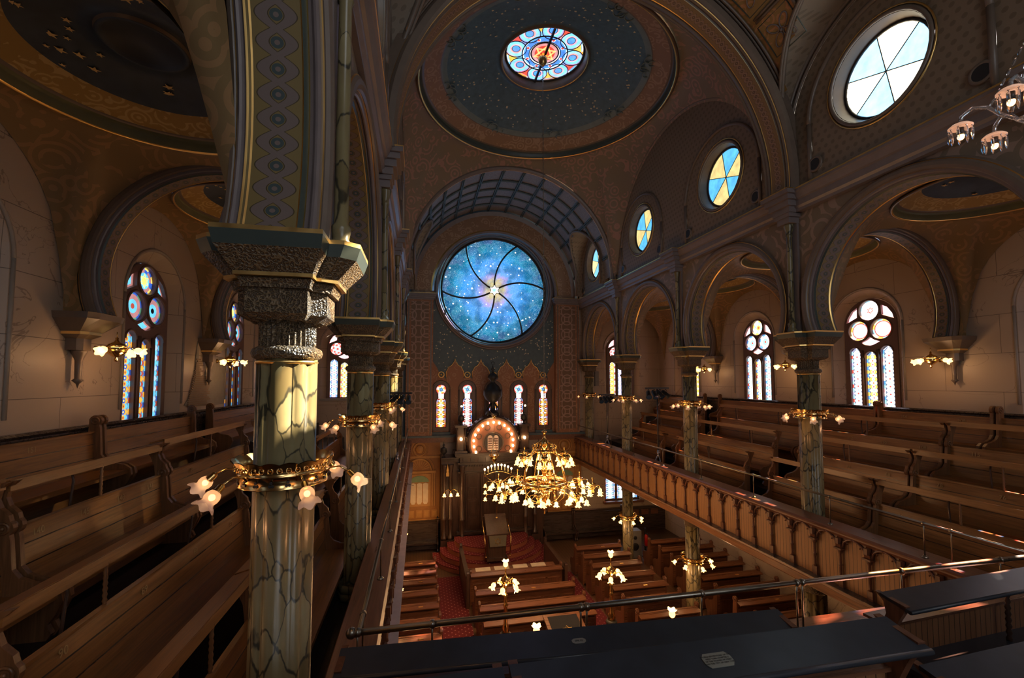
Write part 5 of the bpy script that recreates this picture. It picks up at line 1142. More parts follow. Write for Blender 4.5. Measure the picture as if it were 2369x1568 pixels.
# ================================================================ pews
def scroll_end(tall, board):      # outline in (y forward, z): rear at y=-.05, seat nose at y=.50
    P = [(-.06,0),(.40,0),(.44,.06),(.40,.14),(.47,.24),(.52,.36),(.50,.46),(.42,.52),(.28,.545),(.16,.60),(.10,.68)]
    cz = tall-.02
    P += [(.075,cz-.12)] + [(0.01+.085*cos(a), cz+.085*sin(a)) for a in [radians(-50+k*25) for k in range(5)]]
    if board: P += [(.05,cz+.12),(-.02,cz+.19),(-.05,cz+.27),(-.03,cz+.37),(.04,cz+.43),(-.22,cz+.40),(-.19,cz+.32),(-.15,cz+.24),(-.10,cz+.12),(-.085,cz)]
    else: P += [(0.01+.085*cos(a), cz+.085*sin(a)) for a in [radians(75+k*30) for k in range(5)]]
    P += [(-.075,cz-.14)]
    return P
PC = {}
def pew(label, L, loc, rz, group, tall=HB, board=None, panel_back=True, mats=None, nums=None, both=(1,1), ledge=.17, name='pew'):
    t = thing(name, label, 'pew', loc, rz, group)
    mx, mz = mats or (M['oak_x'], M['oak_z']); key = (round(L,2), tall, bool(board), panel_back, mx.name)
    if key in PC:
        for o in PC[key]: dpart(o, t)
        if nums: numbers(t, L, tall, nums)
        return t
    mb = MB(); mb.box(.03, L-.03, .0, .46, .40, .44); mb.box(.03, L-.03, .42, .48, .385, .45); mb.box(.05, L-.05, .06, .09, .05, .40, 0); mb.build('seat', mx, t)
    mb = MB(); y = lambda z: -.02+.06*(1-(z-.42)/(tall-.42))       # back leans, three boards
    zs = [.42, .42+(tall-.42)*.36, .42+(tall-.42)*.70, tall]
    for i in range(3):
        a, b = zs[i]+.006, zs[i+1]-.006; mb.hexa([(.03,y(a)-.03,a),(L-.03,y(a)-.03,a),(L-.03,y(a),a),(.03,y(a),a),(.03,y(b)-.03,b),(L-.03,y(b)-.03,b),(L-.03,y(b),b),(.03,y(b),b)], 0)
        if i: mb.box(.03, L-.03, y(a)-.025, y(a)+.004, zs[i]-.006, zs[i]+.006, 1)
    mb.box(.03, L-.03, -.055, .005, tall-.01, tall+.018, 0); back = mb.build('backrest', [mx, M['dark_x']], t)
    parts = [back]
    if panel_back:
        mb = MB(); mb.box(.03, L-.03, -.07, -.045, .06, tall-.18, 0); n = max(2, round(L/.55)); w = (L-.1)/n
        for k in range(n): mb.box(.05+k*w+.06, .05+(k+1)*w-.06, -.08, -.07, .2, .68, 1); mb.box(.05+k*w+.04, .05+(k+1)*w-.04, -.10, -.07, .69, .715, 0)
        parts.append(mb.build('rear_panel', [mx, mz], t))
    else:
        mb = MB(); mb.box(.03, L-.03, -.075, -.045, .05, tall-.02); parts.append(mb.build('rear_panel', M['bead_x'] if mx is not M['dark_x'] else M['bead_x'], t))
    for x in (0, L-.05):
        mb = MB(); top = tall+(.20 if board is None and not ledge else .07); P = scroll_end(top, board is not None); mb.prism(P, (x,0,0), (0,1,0), (0,0,1), (.05,0,0)); cz = top-.02
        for q in (-.004, .054): mb.tube([(x+q, .01+.05*cos(a), cz+.05*sin(a)) for a in [2*pi*k/16 for k in range(16)]], .012, 5, closed=True); mb.ball((x+q,.01,cz), .02, 0, 8, 4)
        parts.append(mb.build('end_panel', mz, t))
    if board is not None:
        mb = MB(); b = board; mb.hexa([(0,-.22,b-.05),(L,-.22,b-.05),(L,-.03,b-.0),(0,-.03,b-.0),(0,-.22,b-.025),(L,-.22,b-.025),(L,-.03,b+.025),(0,-.03,b+.025)]); mb.box(0, L, -.045, -.02, b-.085, b+.02); parts.append(mb.build('bookboard', mx, t))
        n = max(1, int(L/1.7))
        for k in range(n):
            x = L*(k+.5)/n; h = b-.06-tall; mb = MB(); mb.lathe([(.022,0),(.014,.03)]+[v for q in range(6) for v in ((.021,.05+q*h*.13),(.014,.05+q*h*.13+h*.06))]+[(.022,h-.02),(.022,h)], 8, (x,-.04,tall)); parts.append(mb.build('spindle', mz, t))
        mb = MB(); 
        for x in [L*(k+.5)/n for k in range(n)]: mb.tube([(x+.25,-.20,b-.05),(x+.25,-.17,b-.2),(x+.25,-.25,.4),(x+.25,-.20,.05)], .015, 5)
        parts.append(mb.build('book_rest_bracket', M['dark_z'], t))
    elif ledge:
        mb = MB(); mb.hexa([(.02,-.05-ledge,tall-.06),(L-.02,-.05-ledge,tall-.06),(L-.02,.0,tall-.0),(.02,.0,tall-.0),(.02,-.05-ledge,tall-.035),(L-.02,-.05-ledge,tall-.035),(L-.02,.0,tall+.025),(.02,.0,tall+.025)]); parts.append(mb.build('book_ledge', mx, t))
    PC[key] = [o for o in t.children]
    if nums: numbers(t, L, tall, nums)
    return t
def numbers(t, L, tall, nums):
    for k, s in enumerate(nums):
        if not s: continue
        o = text_mesh('seat_number', s, .10, .002, M['numb'], t)
        o.location = (L*(k+.5)/len(nums), .006, tall-.13); o.rotation_euler = (radians(86), 0, pi)
M['numb'] = plain('faded_gilt_number', (.42,.26,.11), .45)
ordn = ['front','second','third','back']
RSEG = [[(4.3,7.0),(7.05,9.6),(10.4,13.7),(14.6,17.6)],[(4.3,7.07),(7.12,9.75),(10.55,14.3),(14.9,18.2)],[(4.3,7.15),(7.2,10.5),(10.55,14.3),(15.2,18.5)],[(4.2,6.9),(6.95,9.32),(9.37,15.6),(16.5,19.9)]]
RN = {(0,0):['12','14','16'],(0,1):['8','10'],(1,0):['74','76','78'],(1,1):['68','70','72'],(2,0):['113','114','115'],(2,1):['108','110','112','116'],(3,1):['208','206']}
segw = ['near the camera','beside the nearest column','past the nearest column','towards the ark']
for r,(x,z,b) in enumerate(RT):
    for k,(a,c) in enumerate(RSEG[r]):
        fz = z-HB; pew('oak gallery pew with scrolled ends, right gallery, %s row, %s' % (ordn[r], segw[k]), c-a, (x,a,fz), pi/2, 'right gallery pews', HB, None if b is None else b-fz, False, (M['oak_x'],M['oak_z']), RN.get((r,k)), ledge=0)
LSEG = [[(1.6,5.2),(5.25,8.7),(9.6,13.4),(14.2,18.0)],[(3.72,7.9),(8.9,12.4),(13.0,16.5)],[(1.4,5.15),(5.2,7.75),(7.8,11.0),(11.9,16.0)],[(3.4,8.0),(8.05,10.9),(11.7,16.0)]]
LN = {(1,0):['87','88','89','90'],(2,0):['','',''],(2,1):['141','143','145','140'],(3,0):['151','152'],(2,2):['147','149']}
for r,(x,z,b) in enumerate(LT):
    for k,(a,c) in enumerate(LSEG[r]):
        fz = z-HB; pew('oak gallery pew with scrolled ends, left gallery, %s row, %s' % (ordn[r], segw[k]), c-a, (x,c,fz), -pi/2, 'left gallery pews', HB, None if b is None else b-fz, False, (M['oak_x'],M['oak_z']), LN.get((r,k)), ledge=0)
# rear gallery pews: dark bookboards in the foreground
def rear_desk(label, x0, x1, y, zt, rz=0.0, plaque=None, d=.30, seat=True):
    t = thing('pew', label, 'pew', (x0,y,zt), rz, 'rear gallery pews'); L = x1-x0
    mb = MB(); mb.hexa([(0,-d,-.06),(L,-d,-.06),(L,0,-.005),(0,0,-.005),(0,-d,-.03),(L,-d,-.03),(L,0,.022),(0,0,.022)]); mb.tube([(0,-d,-.045),(L,-d,-.045)], .018, 8); mb.build('bookboard', M['desk'], t)
    mb = MB(); mb.box(0, L, -.03, -.0, -1.42, -.265); mb.build('backrest', [M['bead_x']], t)
    mb = MB(); mb.box(0, L, -.06, .16, -.27, -.245); mb.build('top_rail', M['red_x'], t); mb = MB(); mb.box(0.06, L-.06, -.48, -.03, -.60, -.56); mb.build('rear_shelf', M['desk'], t)
    mb = MB(); mb.box(0, L, .0, .45, -1.06, -1.02); mb.build('seat', M['desk'], t)
    for x in (.0, L-.05):
        mb = MB(); P = [(a, c-1.44) for a,c in scroll_end(1.05, True)]; mb.prism(P, (x,0,0), (0,1,0), (0,0,1), (.05,0,0)); mb.build('end_panel', M['red_z'], t)
    n = max(1, int(L/2))
    for k in range(n): mb = MB(); mb.lathe([(.02,-.58)]+[v for q in range(8) for v in ((.026,-.54+q*.06),(.015,-.51+q*.06))]+[(.022,-.05)], 8, (L*(k+.5)/n,-.15,0)); mb.build('spindle', M['dark_z'], t)
    if plaque:
        for (px, w, txt, sz) in plaque:
            q = -.14; zz = (-.03+.052*(q+d)/d); mb = MB()
            out = [(w*cos(a)*(.5) if False else 0,0) for a in (0,)]
            h = .045 if len(txt) > 1 else .024
            poly = [(-w/2+.02,-h),(w/2-.02,-h),(w/2,-h*.45),(w/2,h*.45),(w/2-.02,h),(-w/2+.02,h),(-w/2,h*.45),(-w/2,-h*.45)]
            v = Vector((0,d,.052)).normalized(); mb.prism(poly, (px,q,zz+.002), (1,0,0), v, Vector((0,-.052,d)).normalized()*.004); pl = mb.build('plaque', plain('tarnished_brass_plate',(.42,.42,.36),.3,.6) if 'tarnished_brass_plate' not in bpy.data.materials else bpy.data.materials['tarnished_brass_plate'], t)
            for i, s in enumerate(txt):
                o = text_mesh('engraving', s, sz, .0003, M['black'], pl)
                o.location = Vector((px,q,zz+.008))+v*((len(txt)-1)/2-i-.35)*sz*1.15; o.rotation_euler = (math.atan2(.052,d),0,0)
    return t
rear_desk('long dark bookboard pew behind the rear balcony rail, small oval plate near its middle', -.55, 3.06, 3.53, -2.0, -.0526, [(1.78,.11,['SPK 32'],.022)], .25)
rear_desk('dark bookboard pew at the lower edge of the view with an engraved brass plate', .47, 2.88, 2.31, -1.5, -.012, [(1.12,.17,['WORLD JEWISH FUND OF THE','NEW YORK CHAPTER II','OF THE WOMEN OF MERIT','AND THE CITY OF NEW YORK'],.013)], .25)
rear_desk('dark bookboard pew on the left of the engraved one, only its top edge showing', -1.6, .44, 2.33, -1.52, 0, None, .25)
rear_desk('dark bookboard pew right of the gap at the rear balcony rail', 4.23, 7.2, 3.40, -2.0, .063, None, .25)
rear_desk('dark bookboard pew at the bottom right corner of the view', 2.97, 6.4, 2.17, -1.74, .05, None, .27)
# ================================================================ main floor pews
FR = (M['red_x'], M['red_z'])
def rows(block, x0, x1, ys, alt):
    for k, y in enumerate(ys):
        o = ['first','second','third','fourth','fifth','sixth','seventh','eighth','ninth','tenth','eleventh'][k]
        t = pew('reddish oak pew, %s row from the bema in the %s block' % (o, block), x1-x0, (x0,y,ZM), 0, 'main floor pews, %s block' % block, 1.05, None, True, FR)
        if k % 2 == alt:
            mb = MB(); mb.box((x1-x0)*.55, (x1-x0)*.55+.13, -.17, -.12, 1.035, 1.045); mb.build('name_plate', M['gold'], t)
rows('left', -.70, .62, [16.04,15.32,14.62,13.86,13.05,12.25,11.48,10.7,9.9], 0)
rows('centre', 1.68, 4.85, [14.75,13.5,12.58,11.8], 1)
rows('right of centre', 5.85, 7.72, [16.2,15.4,14.6], 0)
rows('inner right', 5.85, 7.72, [13.75,12.95,12.15,11.3,10.5,9.7], 1)
rows('far right', 8.95, 11.2, [16.2,15.4,14.6,13.8,13.0,12.2,11.35,10.55,9.75], 0)
# carpet runners
for nm, lb, b in (('carpet_runner','patterned red carpet runner in the aisle left of the centre pews',(.72,1.62,8.0,17.0)),('carpet_runner','patterned red carpet runner in the aisle right of the centre pews',(4.95,5.8,8.0,16.5))):
    mb = MB(); mb.box(b[0],b[1],b[2],b[3],ZM,ZM+.012); tag(mb.build(nm, M['carpet']), lb, 'carpet')
mb = MB(); mb.box(1.66,4.9,15.0,16.9,ZM,ZM+.012); tag(mb.build('carpet_runner', M['carpet']), 'red carpet area between the bema steps and the first centre pew', 'carpet')
# side screens beside the centre block
for x, lb in ((1.60,'dark wooden side screen left of the bema carpet'),(4.95,'dark wooden side screen right of the bema carpet')):
    t = thing('side_screen', lb, 'screen', (x,14.6,ZM)); mb = MB(); mb.box(-.04,.04,0,2.5,0,.95); mb.box(-.07,.07,0,2.5,.95,1.02); mb.build('panel', M['dark_z'], t)
    for q in (0,2.5): mb = MB(); mb.prism([(a,c) for a,c in scroll_end(1.12, False)][11:], (-.045,q,0), (0,1,0), (0,0,1), (.09,0,0)); mb.box(-.05,.05,q-.06,q+.06,0,1.05); mb.build('end_post', M['dark_z'], t)
for k in range(4):
    mb = MB(); x = 1.95+.66*k; mb.hexa([(x,15.2,-6.56),(x+.52,15.2,-6.56),(x+.52,15.52,-6.53),(x,15.52,-6.53),(x,15.2,-6.557),(x+.52,15.2,-6.557),(x+.52,15.52,-6.527),(x,15.52,-6.527)])
    tag(mb.build('paper_sheet', M['paper']), 'blank cream sheet on the shelf before the bema, %s from the left' % ['first','second','third','fourth'][k], 'paper', 'cream sheets on the shelf')
t = thing('reading_shelf', 'narrow dark shelf holding the cream sheets before the bema', 'shelf', (1.7,15.15,ZM)); mb = MB(); mb.hexa([(0,0,.79),(3.1,0,.79),(3.1,.42,.82),(0,.42,.82),(0,0,.815),(3.1,0,.815),(3.1,.42,.85),(0,.42,.85)]); mb.build('top', M['red_x'], t); mb = MB(); mb.box(0,3.1,.3,.34,0,.8); mb.build('support', M['dark_z'], t)
# benches along the far wall, facing the room
for x1, L, w in ((7.12,1.5,'left of the two right of the ark'),(9.6,2.45,'right of the two right of the ark')): pew('weathered bench against the far wall, %s' % w, L, (x1,19.9,ZM), pi, 'far wall benches', 1.15, None, False, (M['dark_x'],M['dark_z']), ledge=0)
pew('weathered bench against the far wall left of the ark', 1.6, (.85,19.9,ZM), pi, 'far wall benches', 1.15, None, False, (M['dark_x'],M['dark_z']), ledge=0)
# reading desk and the four tall lamp stands of the platform
t = thing('reading_desk', 'large reading desk with dark embroidered star cover in the middle of the hall', 'desk', (3.75,10.9,ZM))
mb = MB(); mb.box(-.45,.45,-.35,.5,0,.95); mb.build('body', M['red_z'], t)
mb = MB(); mb.hexa([(-.5,-.45,.9),(.5,-.45,.9),(.5,.6,1.15),(-.5,.6,1.15),(-.5,-.45,.95),(.5,-.45,.95),(.5,.6,1.2),(-.5,.6,1.2)]); mb.build('top', M['red_x'], t)
mb = MB(); mb.hexa([(-.4,-.40,.963),(.4,-.40,.963),(.4,.5,1.178),(-.4,.5,1.178),(-.4,-.40,.97),(.4,-.40,.97),(.4,.5,1.185),(-.4,.5,1.185)]); mb.build('cover', M['leather'], t)
mb = MB()
for q in (0,pi): mb.tube([(.14*cos(pi/2+q+2*pi*k/3), -.0+.14*sin(pi/2+q+2*pi*k/3), 1.078+.238*.14*sin(pi/2+q+2*pi*k/3)) for k in range(3)], .008, 5, closed=True)
mb.build('star_emblem', M['gold'], t)
def torchiere(label, x, y, z0):
    t = thing('lamp_stand', label, 'lamp', (x,y,ZM), 0, 'tall brass lamp stands'); H = -4.45-ZM
    mb = MB(); mb.lathe([(.13,0),(.13,.7),(.16,.74),(.12,.8),(.15,.95),(.13,1.2),(.15,1.25),(.11,1.3)], 14); mb.build('pedestal', M['black'], t)
    mb = MB(); mb.lathe([(.10,1.3),(.07,1.36),(.09,1.42),(.05,1.5),(.045,1.9),(.07,1.94),(.04,1.98),(.055,2.04),(.035,2.1),(.06,2.18),(.03,2.22),(.03,2.34),(.09,2.42),(.13,2.52),(.11,2.58),(.04,2.62),(.02,2.66),(.015,H-.12),(.03,H-.10)], 14)
    for k in range(5): a = 2*pi*k/5+.5; mb.tube([(.08*cos(a),.08*sin(a),2.46),(.22*cos(a),.22*sin(a),2.52),(.27*cos(a),.27*sin(a),2.46)], .012, 6)
    mb.build('stem', M['brass'], t)
    for k in range(5): a = 2*pi*k/5+.5; mb = MB(); tulip(mb, (.27*cos(a),.27*sin(a),2.47), (.5*cos(a),.5*sin(a),-1), 1.0); sh = mb.build('lamp_shade', M['frostw'], t); mb = MB(); mb.ball((.29*cos(a),.29*sin(a),2.40), .03, 0, 8, 6); mb.build('bulb', M['bulb'], sh)
    mb = MB(); tulip(mb, (0,0,H-.10), (0,0,1), 1.05); sh = mb.build('lamp_shade', M['frostw'], t); mb = MB(); mb.ball((0,0,H-.0), .032, 0, 8, 6); mb.build('bulb', M['bulb'], sh)
torchiere('tall brass lamp stand left of the reading desk with lit tulips', 2.10, 10.74, ZM); torchiere('tall brass lamp stand right of the reading desk with lit tulips', 4.86, 10.74, ZM)
torchiere('brass lamp stand cut by the rear rail, only its top light visible, left', 2.10, 7.84, ZM); torchiere('brass lamp stand cut by the rear rail, only its top light visible, right', 4.80, 7.84, ZM)
# lampshade on the desk
t = thing('desk_lamp', 'small lamp with a pale pleated shade beside the reading desk', 'lamp', (2.9,9.6,-6.35)); mb = MB(); mb.lathe([(.16,0),(.16,.01),(.03,.03)],16); mb.lathe([(.012,.02),(.012,.3)],8); mb.build('base', M['brass'], t)
mb = MB(); mb.lathe([(.20,.10),(.10,.42)], 20, (0,0,0), 0, True, False); mb.build('lamp_shade', frosted('pink_silk_shade',(.75,.5,.45),(1,.45,.25),.25), t)
t = thing('side_table', 'small square table carrying the desk lamp', 'table', (2.9,9.6,ZM)); mb = MB(); mb.box(-.3,.3,-.3,.3,1.0,1.045); mb.build('top', M['red_x'], t)
for a in (-.25,.25):
    for b in (-.25,.25): mb = MB(); mb.box(a-.03,a+.03,b-.03,b+.03,0,1.0); mb.build('leg', M['red_z'], t)
# speaker cabinet, fire extinguisher
t = thing('speaker_cabinet', 'grey loudspeaker cabinet standing by the far wall under the right balcony', 'speaker', (8.9,17.4,ZM)); mb = MB(); mb.box(-.28,.28,-.2,.2,0,1.1); mb.build('body', M['grey'], t)
for z, r in ((.45,.16),(.82,.08)): mb = MB(); mb.lathe([(r,0),(r*.9,.02),(r*.3,.005),(.001,.012)], 18, (0,-.2,z), ax=(0,-1,0)); mb.build('driver', M['black'], t)
t = thing('fire_extinguisher', 'red fire extinguisher beside the loudspeaker under the balcony', 'extinguisher', (9.35,17.1,ZM+.5)); mb = MB(); mb.lathe([(.07,0),(.08,.02),(.08,.4),(.05,.46),(.02,.48)],14); mb.build('cylinder', M['redp'], t); mb = MB(); mb.box(-.02,.02,-.08,.04,.48,.52); mb.tube([(0,-.05,.5),(.09,-.06,.45),(.08,-.06,.15)], .012, 6); mb.build('nozzle', M['black'], t)
t = thing('extinguisher_stand', 'slim post carrying the fire extinguisher', 'stand', (9.35,17.2,ZM)); mb = MB(); mb.box(-.03,.03,-.03,.03,0,1.2); mb.box(-.12,.12,-.12,.12,0,.03); mb.box(-.09,.09,-.19,-.02,.47,.5); mb.build('post', M['black'], t)
t = thing('wall_speaker', 'flat grey loudspeaker panel on the far aisle wall', 'speaker', (8.62,YF-.06,.35)); mb = MB(); mb.box(-.1,.1,-.02,.06,-.62,.1); mb.build('panel', M['grey'], t)
# stage lights on tripods
def stage(label, x, y, h, z0=ZG, turn=0.0):
    t = thing('stage_light_tripod', label, 'stage light', (x,y,z0), turn, 'stage lights on the galleries')
    mb = MB(); mb.tube([(0,0,.15),(0,0,h)], .022, 8, 0); mb.tube([(0,0,.7),(0,0,1.1)], .035, 8, 1); mb.lathe([(.05,.95),(.05,1.02)],10,(0,0,0),1); mb.build('pole', [M['black'],M['steel']], t)
    for k in range(3): a = 2*pi*k/3+.4; mb = MB(); mb.tube([(0,0,1.0),(.36*cos(a),.36*sin(a),.02)], .014, 6); mb.tube([(0,0,.35),(.24*cos(a),.24*sin(a),.35)], .009, 5); mb.build('leg', M['steel'], t)
    mb = MB(); mb.box(-.55,.55,-.03,.03,h,h+.06); mb.build('crossbar', M['black'], t)
    for k, q in enumerate((-.42,-.14,.14,.42)):
        d = Vector((-.5+.3*k, -.6, -.6)).normalized(); mb = MB(); mb.tube([(q,0,h),(q-.06,0,h-.08),(q-.06,0,h-.18)], .01, 5); mb.tube([(q,0,h),(q+.06,0,h-.08),(q+.06,0,h-.18)], .01, 5)
        mb.lathe([(.05,-.17),(.075,-.12),(.08,.06),(.10,.14),(.105,.15)], 14, (q,0,h-.18), 0, True, True, None, d); hd = mb.build('lamp_head', M['black'], t)
        mb = MB(); mb.lathe([(.09,0),(.09,.004)], 14, tuple(Vector((q,0,h-.18))+d*.152), ax=d); mb.build('lens', plain('lens_glass',(.03,.06,.12),.08) if 'lens_glass' not in bpy.data.materials else bpy.data.materials['lens_glass'], hd)
    mb = MB(); mb.tube([(.1,0,h),(.16,.05,h*.6),(.1,.1,.4),(.3,.2,.03),(.6,.1,.02)], .008, 5); mb.build('cable', M['black'], t)
stage('black stage lamps on a chrome tripod at the far end of the right gallery', 8.1, 18.1, 2.85, ZG, .5)
stage('black stage lamps on a tall chrome tripod between two right gallery columns', 8.1, 13.9, 3.2, ZG, .3)
stage('black stage lamps on a stand beside the last left column', -.72, 15.3, 3.05, ZG, -.6)
# ================================================================ great chandelier
ch = thing('chandelier', 'great two-tiered brass chandelier hanging on a long chain in the nave', 'chandelier', (3.43,11.9,-3.0))
mb = MB(); R0 = Vector((3.43,11.9,-3.0))
mb.lathe([(.001,-.72),(.03,-.68),(.02,-.62),(.07,-.56),(.10,-.48),(.06,-.40),(.05,-.3),(.12,-.22),(.15,-.12),(.08,-.04),(.05,0),(.06,.1),(.13,.16),(.15,.22),(.07,.30),(.05,.36),(.09,.5),(.19,.62),(.17,.68),(.06,.76),(.03,.8),(.03,1.1),(.10,1.18),(.16,1.26),(.10,1.32),(.04,1.4),(.04,1.52),(.08,1.56),(.02,1.62)], 18); mb.build('central_baluster', M['brass'], ch)
mb = MB(); mb.lathe([(.60,0),(.64,.01),(.66,.08),(.64,.14),(.60,.15),(.59,.08)], 48, (0,0,.08), 0, True, False)
for k in range(24): a = 2*pi*k/24; mb.ball((.67*cos(a),.67*sin(a),.10), .022, 0, 6, 4)
for k in range(8): a = 2*pi*k/8+.2; mb.tube([(.05*cos(a),.05*sin(a),.12),(.62*cos(a),.62*sin(a),.12)], .012, 6)
mb.build('lower_hoop', M['brass'], ch)
mb = MB(); mb.lathe([(.26,0),(.29,.01),(.30,.06),(.27,.10),(.26,.05)], 32, (0,0,1.0), 0, True, False); 
for k in range(12): a = 2*pi*k/12; mb.tube([(.29*cos(a),.29*sin(a),1.08),(.36*cos(a),.36*sin(a),1.16),(.30*cos(a),.30*sin(a),1.22),(.25*cos(a),.25*sin(a),1.18)], .012, 5)
mb.build('upper_hoop', M['brass'], ch)
for k in range(8):
    a = 2*pi*k/8+.2; P = [(r*cos(a), r*sin(a), z) for r,z in ((.12,1.3),(.25,1.22),(.36,1.0),(.48,.72),(.58,.45),(.63,.2),(.62,.1))]; mb = MB(); mb.tube(P, .016, 6)
    mb.tube([(r*cos(a), r*sin(a), z) for r,z in ((.6,.08),(.55,-.2),(.38,-.36),(.2,-.42),(.08,-.35))], .012, 6); mb.build('bowed_rod', M['brass'], ch)
for k in range(8):
    a = 2*pi*k/8; mb = MB(); mb.tube([(.08*cos(a),.08*sin(a),-.42),(.20*cos(a),.20*sin(a),-.50),(.22*cos(a),.22*sin(a),-.40),(.15*cos(a),.15*sin(a),-.38)], .018, 6); mb.build('leaf_scroll', M['brass'], ch)
shade0 = None
def put_shade(p, ax, s=1.0):
    global shade0
    if shade0 is None:
        mb = MB(); bell_shade(mb, (0,0,0), (0,0,1), 1.25); shade0 = mb.build('lamp_shade', M['frostw'], ch); mb = MB(); mb.ball((0,0,.09), .034, 0, 8, 6); mb.build('bulb', M['bulb'], shade0); o = shade0
    else: o = dpart(shade0, ch)
    o.location = p; o.rotation_euler = Vector(ax).to_track_quat('Z','Y').to_euler(); return o
def cluster_arm(a, R_, z, r, n, zc, up=.28):
    mb = MB(); c = Vector((R_*cos(a), R_*sin(a), z)); i = Vector((.3*R_*cos(a), .3*R_*sin(a), zc))
    mb.tube([i, (i+c)/2+Vector((0,0,.02)), c], .013, 6); mb.lathe([(.001,-.14),(.03,-.12),(.05,-.06),(.03,0),(.06,.05),(.075,.10),(.055,.12),(.015,.14),(.012,up),(.03,up+.03),(.001,up+.07)], 10, tuple(c))
    mb.lathe([(.06,.1),(.10,.17),(.085,.16)], 8, tuple(c), 0, True, False)
    for k in range(n):
        b = a+2*pi*(k+.5)/n; d = Vector((cos(b),sin(b),0)); mb.tube([c+Vector((0,0,.02)), c+d*r*.5+Vector((0,0,.12)), c+d*r*.9+Vector((0,0,.09)), c+d*r+Vector((0,0,0))], .009, 6)
    mb.build('branch', M['brass'], ch)
    for k in range(n):
        b = a+2*pi*(k+.5)/n; d = Vector((cos(b),sin(b),0)); put_shade(c+d*r+Vector((0,0,.01)), (0.001,0,-1))
for k in range(8): cluster_arm(2*pi*k/8+.39, 1.32, .02 if k%2 else -.02, .25, 5, .1)
for k in range(6): cluster_arm(2*pi*k/6+.25, .66, .80, .19, 4, 1.04, .24)
for k in range(12):
    mb = MB(); a = 2*pi*k/12+.1; mb.tube([(.6*cos(a),.6*sin(a),.05),(.8*cos(a),.8*sin(a),-.05),(.82*cos(a),.82*sin(a),-.17)], .009, 6)
    mb.build('inner_arm', M['brass'], ch)
for k in range(12): a = 2*pi*k/12+.1; put_shade(Vector((.82*cos(a),.82*sin(a),-.16)), (0.001,0,-1))
mb = MB(); z = 1.6; k = 0
while z < 12.3:
    mb.tube([(.014*cos(t) if k%2 else 0, 0 if k%2 else .014*cos(t), z+.045*sin(t)) for t in [2*pi*j/8 for j in range(8)]], .006, 4, closed=True); z += .072; k += 1
mb.build('chain', M['bronze'], ch)
mb = MB(); mb.lathe([(.02,12.2),(.06,12.25),(.12,12.32),(.14,12.42),(.16,12.5)], 16); mb.build('ceiling_boss', M['brass'], ch)
# crystal chandelier at the right edge
xc = thing('crystal_chandelier', 'glass chandelier with drop prisms at the upper right edge', 'chandelier', (4.43,2.2,1.98)); xc.scale = (.88,.88,.88)
mb = MB(); mb.lathe([(.001,-.5),(.05,-.45),(.03,-.3),(.09,-.2),(.12,-.05),(.06,.05),(.03,.2),(.06,.4),(.10,.5),(.03,.7)], 14); mb.build('stem', M['crystal'], xc)
mb = MB(); mb.tube([(0,0,.7),(0,0,7.0)], .008, 6); mb.build('chain', M['steel'], xc)
for k in range(6):
    a = radians(126-60*k); d = Vector((cos(a),sin(a),0)); P = [d*.05+Vector((0,0,.0)), d*.16+Vector((0,0,-.04)), d*.26+Vector((0,0,.05)), d*.33+Vector((0,0,.14)), d*.42+Vector((0,0,.17)), d*.49+Vector((0,0,.12)), d*.50+Vector((0,0,.05))]
    mb = MB(); mb.tube(P, .017, 8); arm = mb.build('arm', M['crystal'], xc)
    c = d*.50+Vector((0,0,.04)); mb = MB(); mb.lathe([(.015,.01),(.06,.012),(.085,-.01),(.083,-.018),(.03,-.0)], 20, tuple(c)); mb.build('bobeche', M['frostx'], xc)
    mb = MB(); mb.lathe([(.024,-.085),(.026,-.02)], 10, tuple(c)); mb.build('socket', M['black'], xc)
    mb = MB(); mb.ball(tuple(c+Vector((0,0,-.10))), .026, 0, 10, 6, 1.2); mb.build('bulb', M['bulbs'], xc)
    mb = MB()
    for j in range(9):
        b = 2*pi*j/9; p = c+Vector((.078*cos(b), .078*sin(b), -.02)); mb.lathe([(.001,0),(.008,-.008),(.001,-.018),(.009,-.03),(.012,-.075),(.009,-.10),(.001,-.125)], 6, tuple(p), 0, False)
    mb.build('prism_drop', M['crystal'], xc)
    mb = MB()
    for j in range(7): p = d*(.30-.035*j)+Vector((0,0,.17+.075*j)); mb.lathe([(.001,-.034),(.010,-.02),(.010,.02),(.001,.034)], 6, tuple(p), 0, False, ax=(-cos(a)*.4,-sin(a)*.4,.9))
    mb.build('bead_swag', M['crystal'], xc)
# exposed lath patch in the left aisle plaster
t = thing('lath_patch', 'ragged patch of exposed lath and brick in the left aisle wall', 'wall patch', (WL,12.0,0), 0, None, 'thing')
P = [(10.95,-.55),(11.1,-.42),(11.3,-.2),(11.42,.1),(11.38,.45),(11.45,.92),(11.52,.6),(11.55,.25),(11.65,.1),(11.85,.15),(11.95,.35),(12.2,.55),(12.5,.62),(12.95,.60),(12.95,-.62),(12.2,-.62),(11.6,-.60)]
mb = MB(); mb.prism([(a-12.0,b) for a,b in P], (.004,0,0), (0,1,0), (0,0,1), (.012,0,0), 0)
mb.build('backing', plain('grey_rough_plaster',(.30,.27,.23),.9), t)
mb = MB(); R = random.Random(9)
for k in range(26):
    z = -.60+k*.045
    a0 = 11.05+max(0,(z+.55))*.35; a1 = 12.05+R.uniform(-.1,.1)-(.4 if z>.1 else 0)
    if z < .52: mb.box(.016,.034,a0-12+R.uniform(0,.05),a1-12,z,z+.03)
mb.build('laths', plain('weathered_lath',(.25,.17,.11),.8), t)
